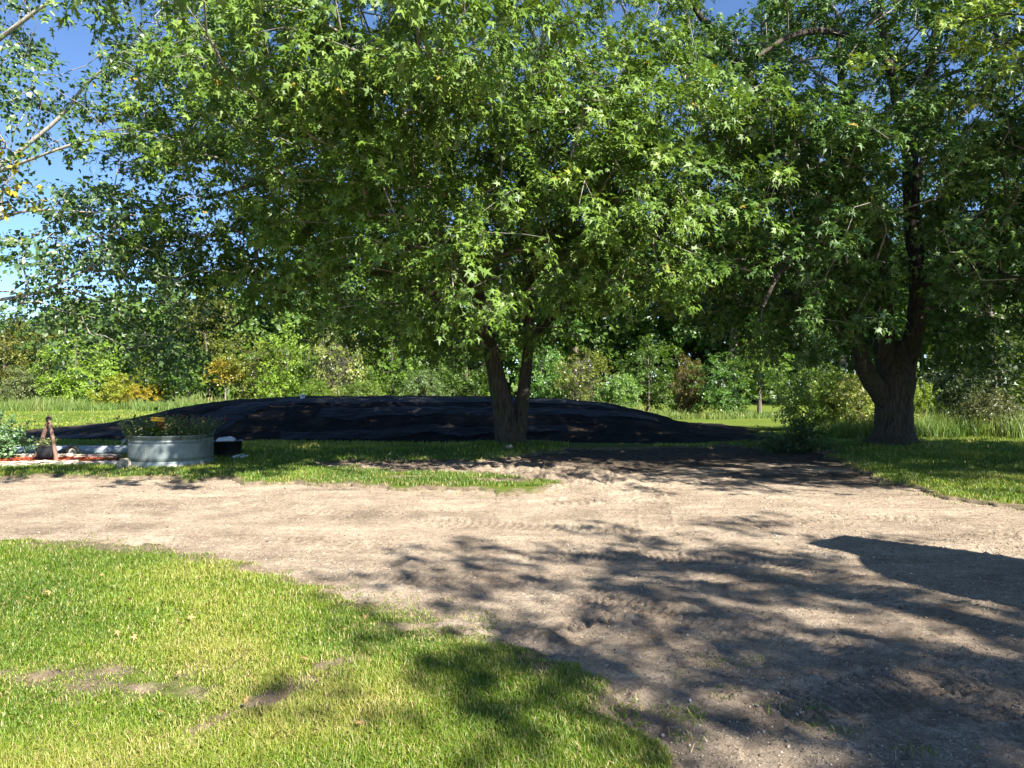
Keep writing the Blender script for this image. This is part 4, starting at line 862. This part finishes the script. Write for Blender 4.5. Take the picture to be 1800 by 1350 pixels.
# folded black hose bundle and a small wheel behind the bed
hx, hy = W(118, 0, 15.5)[0], 15.5
bm = bmesh.new(); bmesh.ops.create_icosphere(bm, subdivisions=3, radius=1, matrix=Matrix.Translation((hx, hy, .13)) @ Matrix.Rotation(R(-24), 4, 'Y') @ Matrix.Diagonal((.25, .16, .105, 1)))
for v_ in bm.verts: v_.co += Vector((0, 0, float(fbm(np.array([v_.co.x]), np.array([v_.co.y + v_.co.z]), .12, 3, 4)[0]) * .05))
tag(bm_obj("rolled_cover", bm, M_blk, None, True), "rolled black cover slumped against the pale drain pipe", "cover")
wx = W(128, 0, 15.35)[0]; wh = empty("cart_wheel", (wx, 15.35, 0), "small loose wheel with pale rim lying by the rear edging blocks", "wheel")
bm = bmesh.new(); K = 32; rings = []
for i in range(K):
    a = 2 * math.pi * i / K; rings.append([bm.verts.new((wx + (.115 + .035 * math.cos(b)) * math.cos(a), 15.35 + .035 * math.sin(b), .13 + (.115 + .035 * math.cos(b)) * math.sin(a))) for b in np.arange(10) / 10 * 6.283])
for i in range(K):
    for j in range(10): bm.faces.new((rings[i][j], rings[(i + 1) % K][j], rings[(i + 1) % K][(j + 1) % 10], rings[i][(j + 1) % 10]))
bm_obj("tyre", bm, M_rub, wh, True)
bm = bmesh.new(); bmesh.ops.create_cone(bm, cap_ends=True, segments=24, radius1=.085, radius2=.085, depth=.03, matrix=Matrix.Translation((wx, 15.35, .13)) @ Matrix.Rotation(R(90), 4, 'X'))
bmesh.ops.create_cone(bm, cap_ends=True, segments=16, radius1=.03, radius2=.025, depth=.06, matrix=Matrix.Translation((wx, 15.35, .13)) @ Matrix.Rotation(R(90), 4, 'X')); bm_obj("rim", bm, M_rim, wh)
# leafy shrub at the left edge, weeds by the stout maple
def leafy(name, label, c, rad, n, per, size, mat, seed, tl=.3, stems=7, cat="shrub"):
    r = np.random.default_rng(seed); root = empty(name, c, label, cat); V, Q = [], []
    pts, out = clumps([((c[0], c[1], c[2] + rad[2]), rad, 1)], n, 4, r, (.12, .12, .10), .4); pts[:, 2] = pts[:, 2].clip(c[2] + .05)
    limbs = []
    for s in range(stems):
        a = 6.28 * s / stems; p = catmull([(c[0] + .05 * math.cos(a), c[1] + .05 * math.sin(a), c[2] - .05), (c[0] + rad[0] * .3 * math.cos(a), c[1] + rad[1] * .3 * math.sin(a), c[2] + rad[2] * .8), (c[0] + rad[0] * .55 * math.cos(a), c[1] + rad[1] * .55 * math.sin(a), c[2] + rad[2] * 1.5)], .15)
        rd = np.linspace(.014, .005, len(p)); tube(p, rd, 5, V, Q); limbs.append((p, rd, None))
    N, par, rr, nl, tips, A = grow(limbs, pts, r, .002, .15, .02); branch_mesh(N, par, rr, nl, A, V, Q, 0, .01)
    mesh_np("stems", np.vstack(V), [np.vstack(Q)], M_wbark, root, None, True)
    (v, q, vr), d, L = sprays('kite', pts, out, per, size, tl, r, .2, .7, .5, 1.0, 1.0); mesh_np("foliage", v, [q], mat, root, vr); return root
leafy("leafy_shrub", "rounded blue-green shrub cut off by the left edge beside the mulch bed", (W(-42, 0, 14.6)[0], 14.6, 0), (.76, .7, .42), 150, 16, .06, M_shrub, 501, .2)
leafy("weed_clump", "tall leafy weeds growing in the shade left of the stout maple", (W(1418, 0, 17.2)[0], 17.2, .0), (.42, .35, .22), 34, 9, .09, M_weed, 502, .25, 9, "weed")
leafy("weed_clump", "low straggling weeds at the end of the soil mound", (W(1372, 0, 17.0)[0], 17.0, .0), (.4, .3, .12), 22, 8, .08, M_weed, 503, .2, 6, "weed")
# fallen leaves on the near lawn: one of each, copied
fl_v = [];  base = None
spots = [(205, 1124), (425, 1170), (318, 1200), (430, 1256), (495, 1308), (630, 1298), (276, 1268), (90, 1052), (18, 1060), (50, 1062), (175, 1020), (355, 1022), (500, 1058), (435, 1060), (642, 1098), (335, 1088), (60, 1124), (540, 1178), (238, 1130), (127, 1046), (224, 1066), (330, 1100)]
r = np.random.default_rng(9)
for k, (px, py) in enumerate(spots):
    x, y = P(px, py); z = float(lawn_z(np.array([x]), np.array([y]))[0])
    if base is None:
        v, q, vr = leaves('maple', np.zeros((1, 3)), np.array([[0, 1., .05]]), np.array([[0, 0, 1.]]), np.array([.085]), np.array([.5]))
        base = mesh_np("fallen_leaf", v, [q], M_dry, None, vr); o = base
    else: o = link(base.copy())
    o.location = (x, y, z + .055); o.rotation_euler = (r.normal(0, .6), r.normal(0, .6), r.uniform(0, 6.28)); o.scale = [r.uniform(.38, .65)] * 3
    tag(o, "dry brown leaf lying on the near lawn", "leaf", "fallen leaves on the near lawn")
# added unseen shed beyond the right edge, shaped to cast the driveway shadow
SX, SY, SH = 6.35, 3.9, 3.0
blocker = empty("shadow_blocker", (SX, SY, 0), "unseen added shed just outside the right edge", "blocker"); ang = R(45)
M_sid = plain("painted_siding", (.45, .40, .33), .7, 0, .1, 6); M_roof = plain("asphalt_shingle", (.09, .085, .08), .9, 0, .3, 30)
def sbox(name, sx, sy, sz, cz, mat, dx=0, dy=0, tilt=0):
    bm = bmesh.new(); bmesh.ops.create_cube(bm, size=1, matrix=Matrix.Translation((SX, SY, 0)) @ Matrix.Rotation(ang, 4, 'Z') @ Matrix.Translation((dx, dy, cz)) @ Matrix.Rotation(tilt, 4, 'Y') @ Matrix.Diagonal((sx, sy, sz, 1))); return bm_obj(name, bm, mat, blocker, bevel=.01)
shadow_pts = [(3.14, 7.26), (3.68, 7.59), (4.2, 7.1), (4.72, 6.55), (5.6, 5.6), (5.0, 4.1), (4.3, 4.55), (3.72, 5.12), (3.42, 5.45), (3.29, 5.72), (3.22, 5.95), (3.22, 6.2), (3.28, 6.45), (3.38, 6.7)]  # outline of the wanted ground shadow, moved sunward to form the roof
k_ = 2.75 / math.tan(R(SUN_EL)); ox, oy = k_ * math.sin(R(SUN_AZ)), -k_ * math.cos(R(SUN_AZ))
bm = bmesh.new(); f_ = bm.faces.new([bm.verts.new((x + ox, y + oy, 2.75)) for x, y in shadow_pts]); ex = bmesh.ops.extrude_face_region(bm, geom=[f_])
for v_ in ex['geom']:
    if isinstance(v_, bmesh.types.BMVert): v_.co.z += .08
bmesh.ops.recalc_face_normals(bm, faces=bm.faces[:]); bm_obj("roof", bm, M_roof, blocker)
sbox("wall", 1.0, 1.25, 2.73, 1.36, M_sid, .1, -.25); sbox("door", .7, .05, 1.9, .97, M_log, .1, -.9)
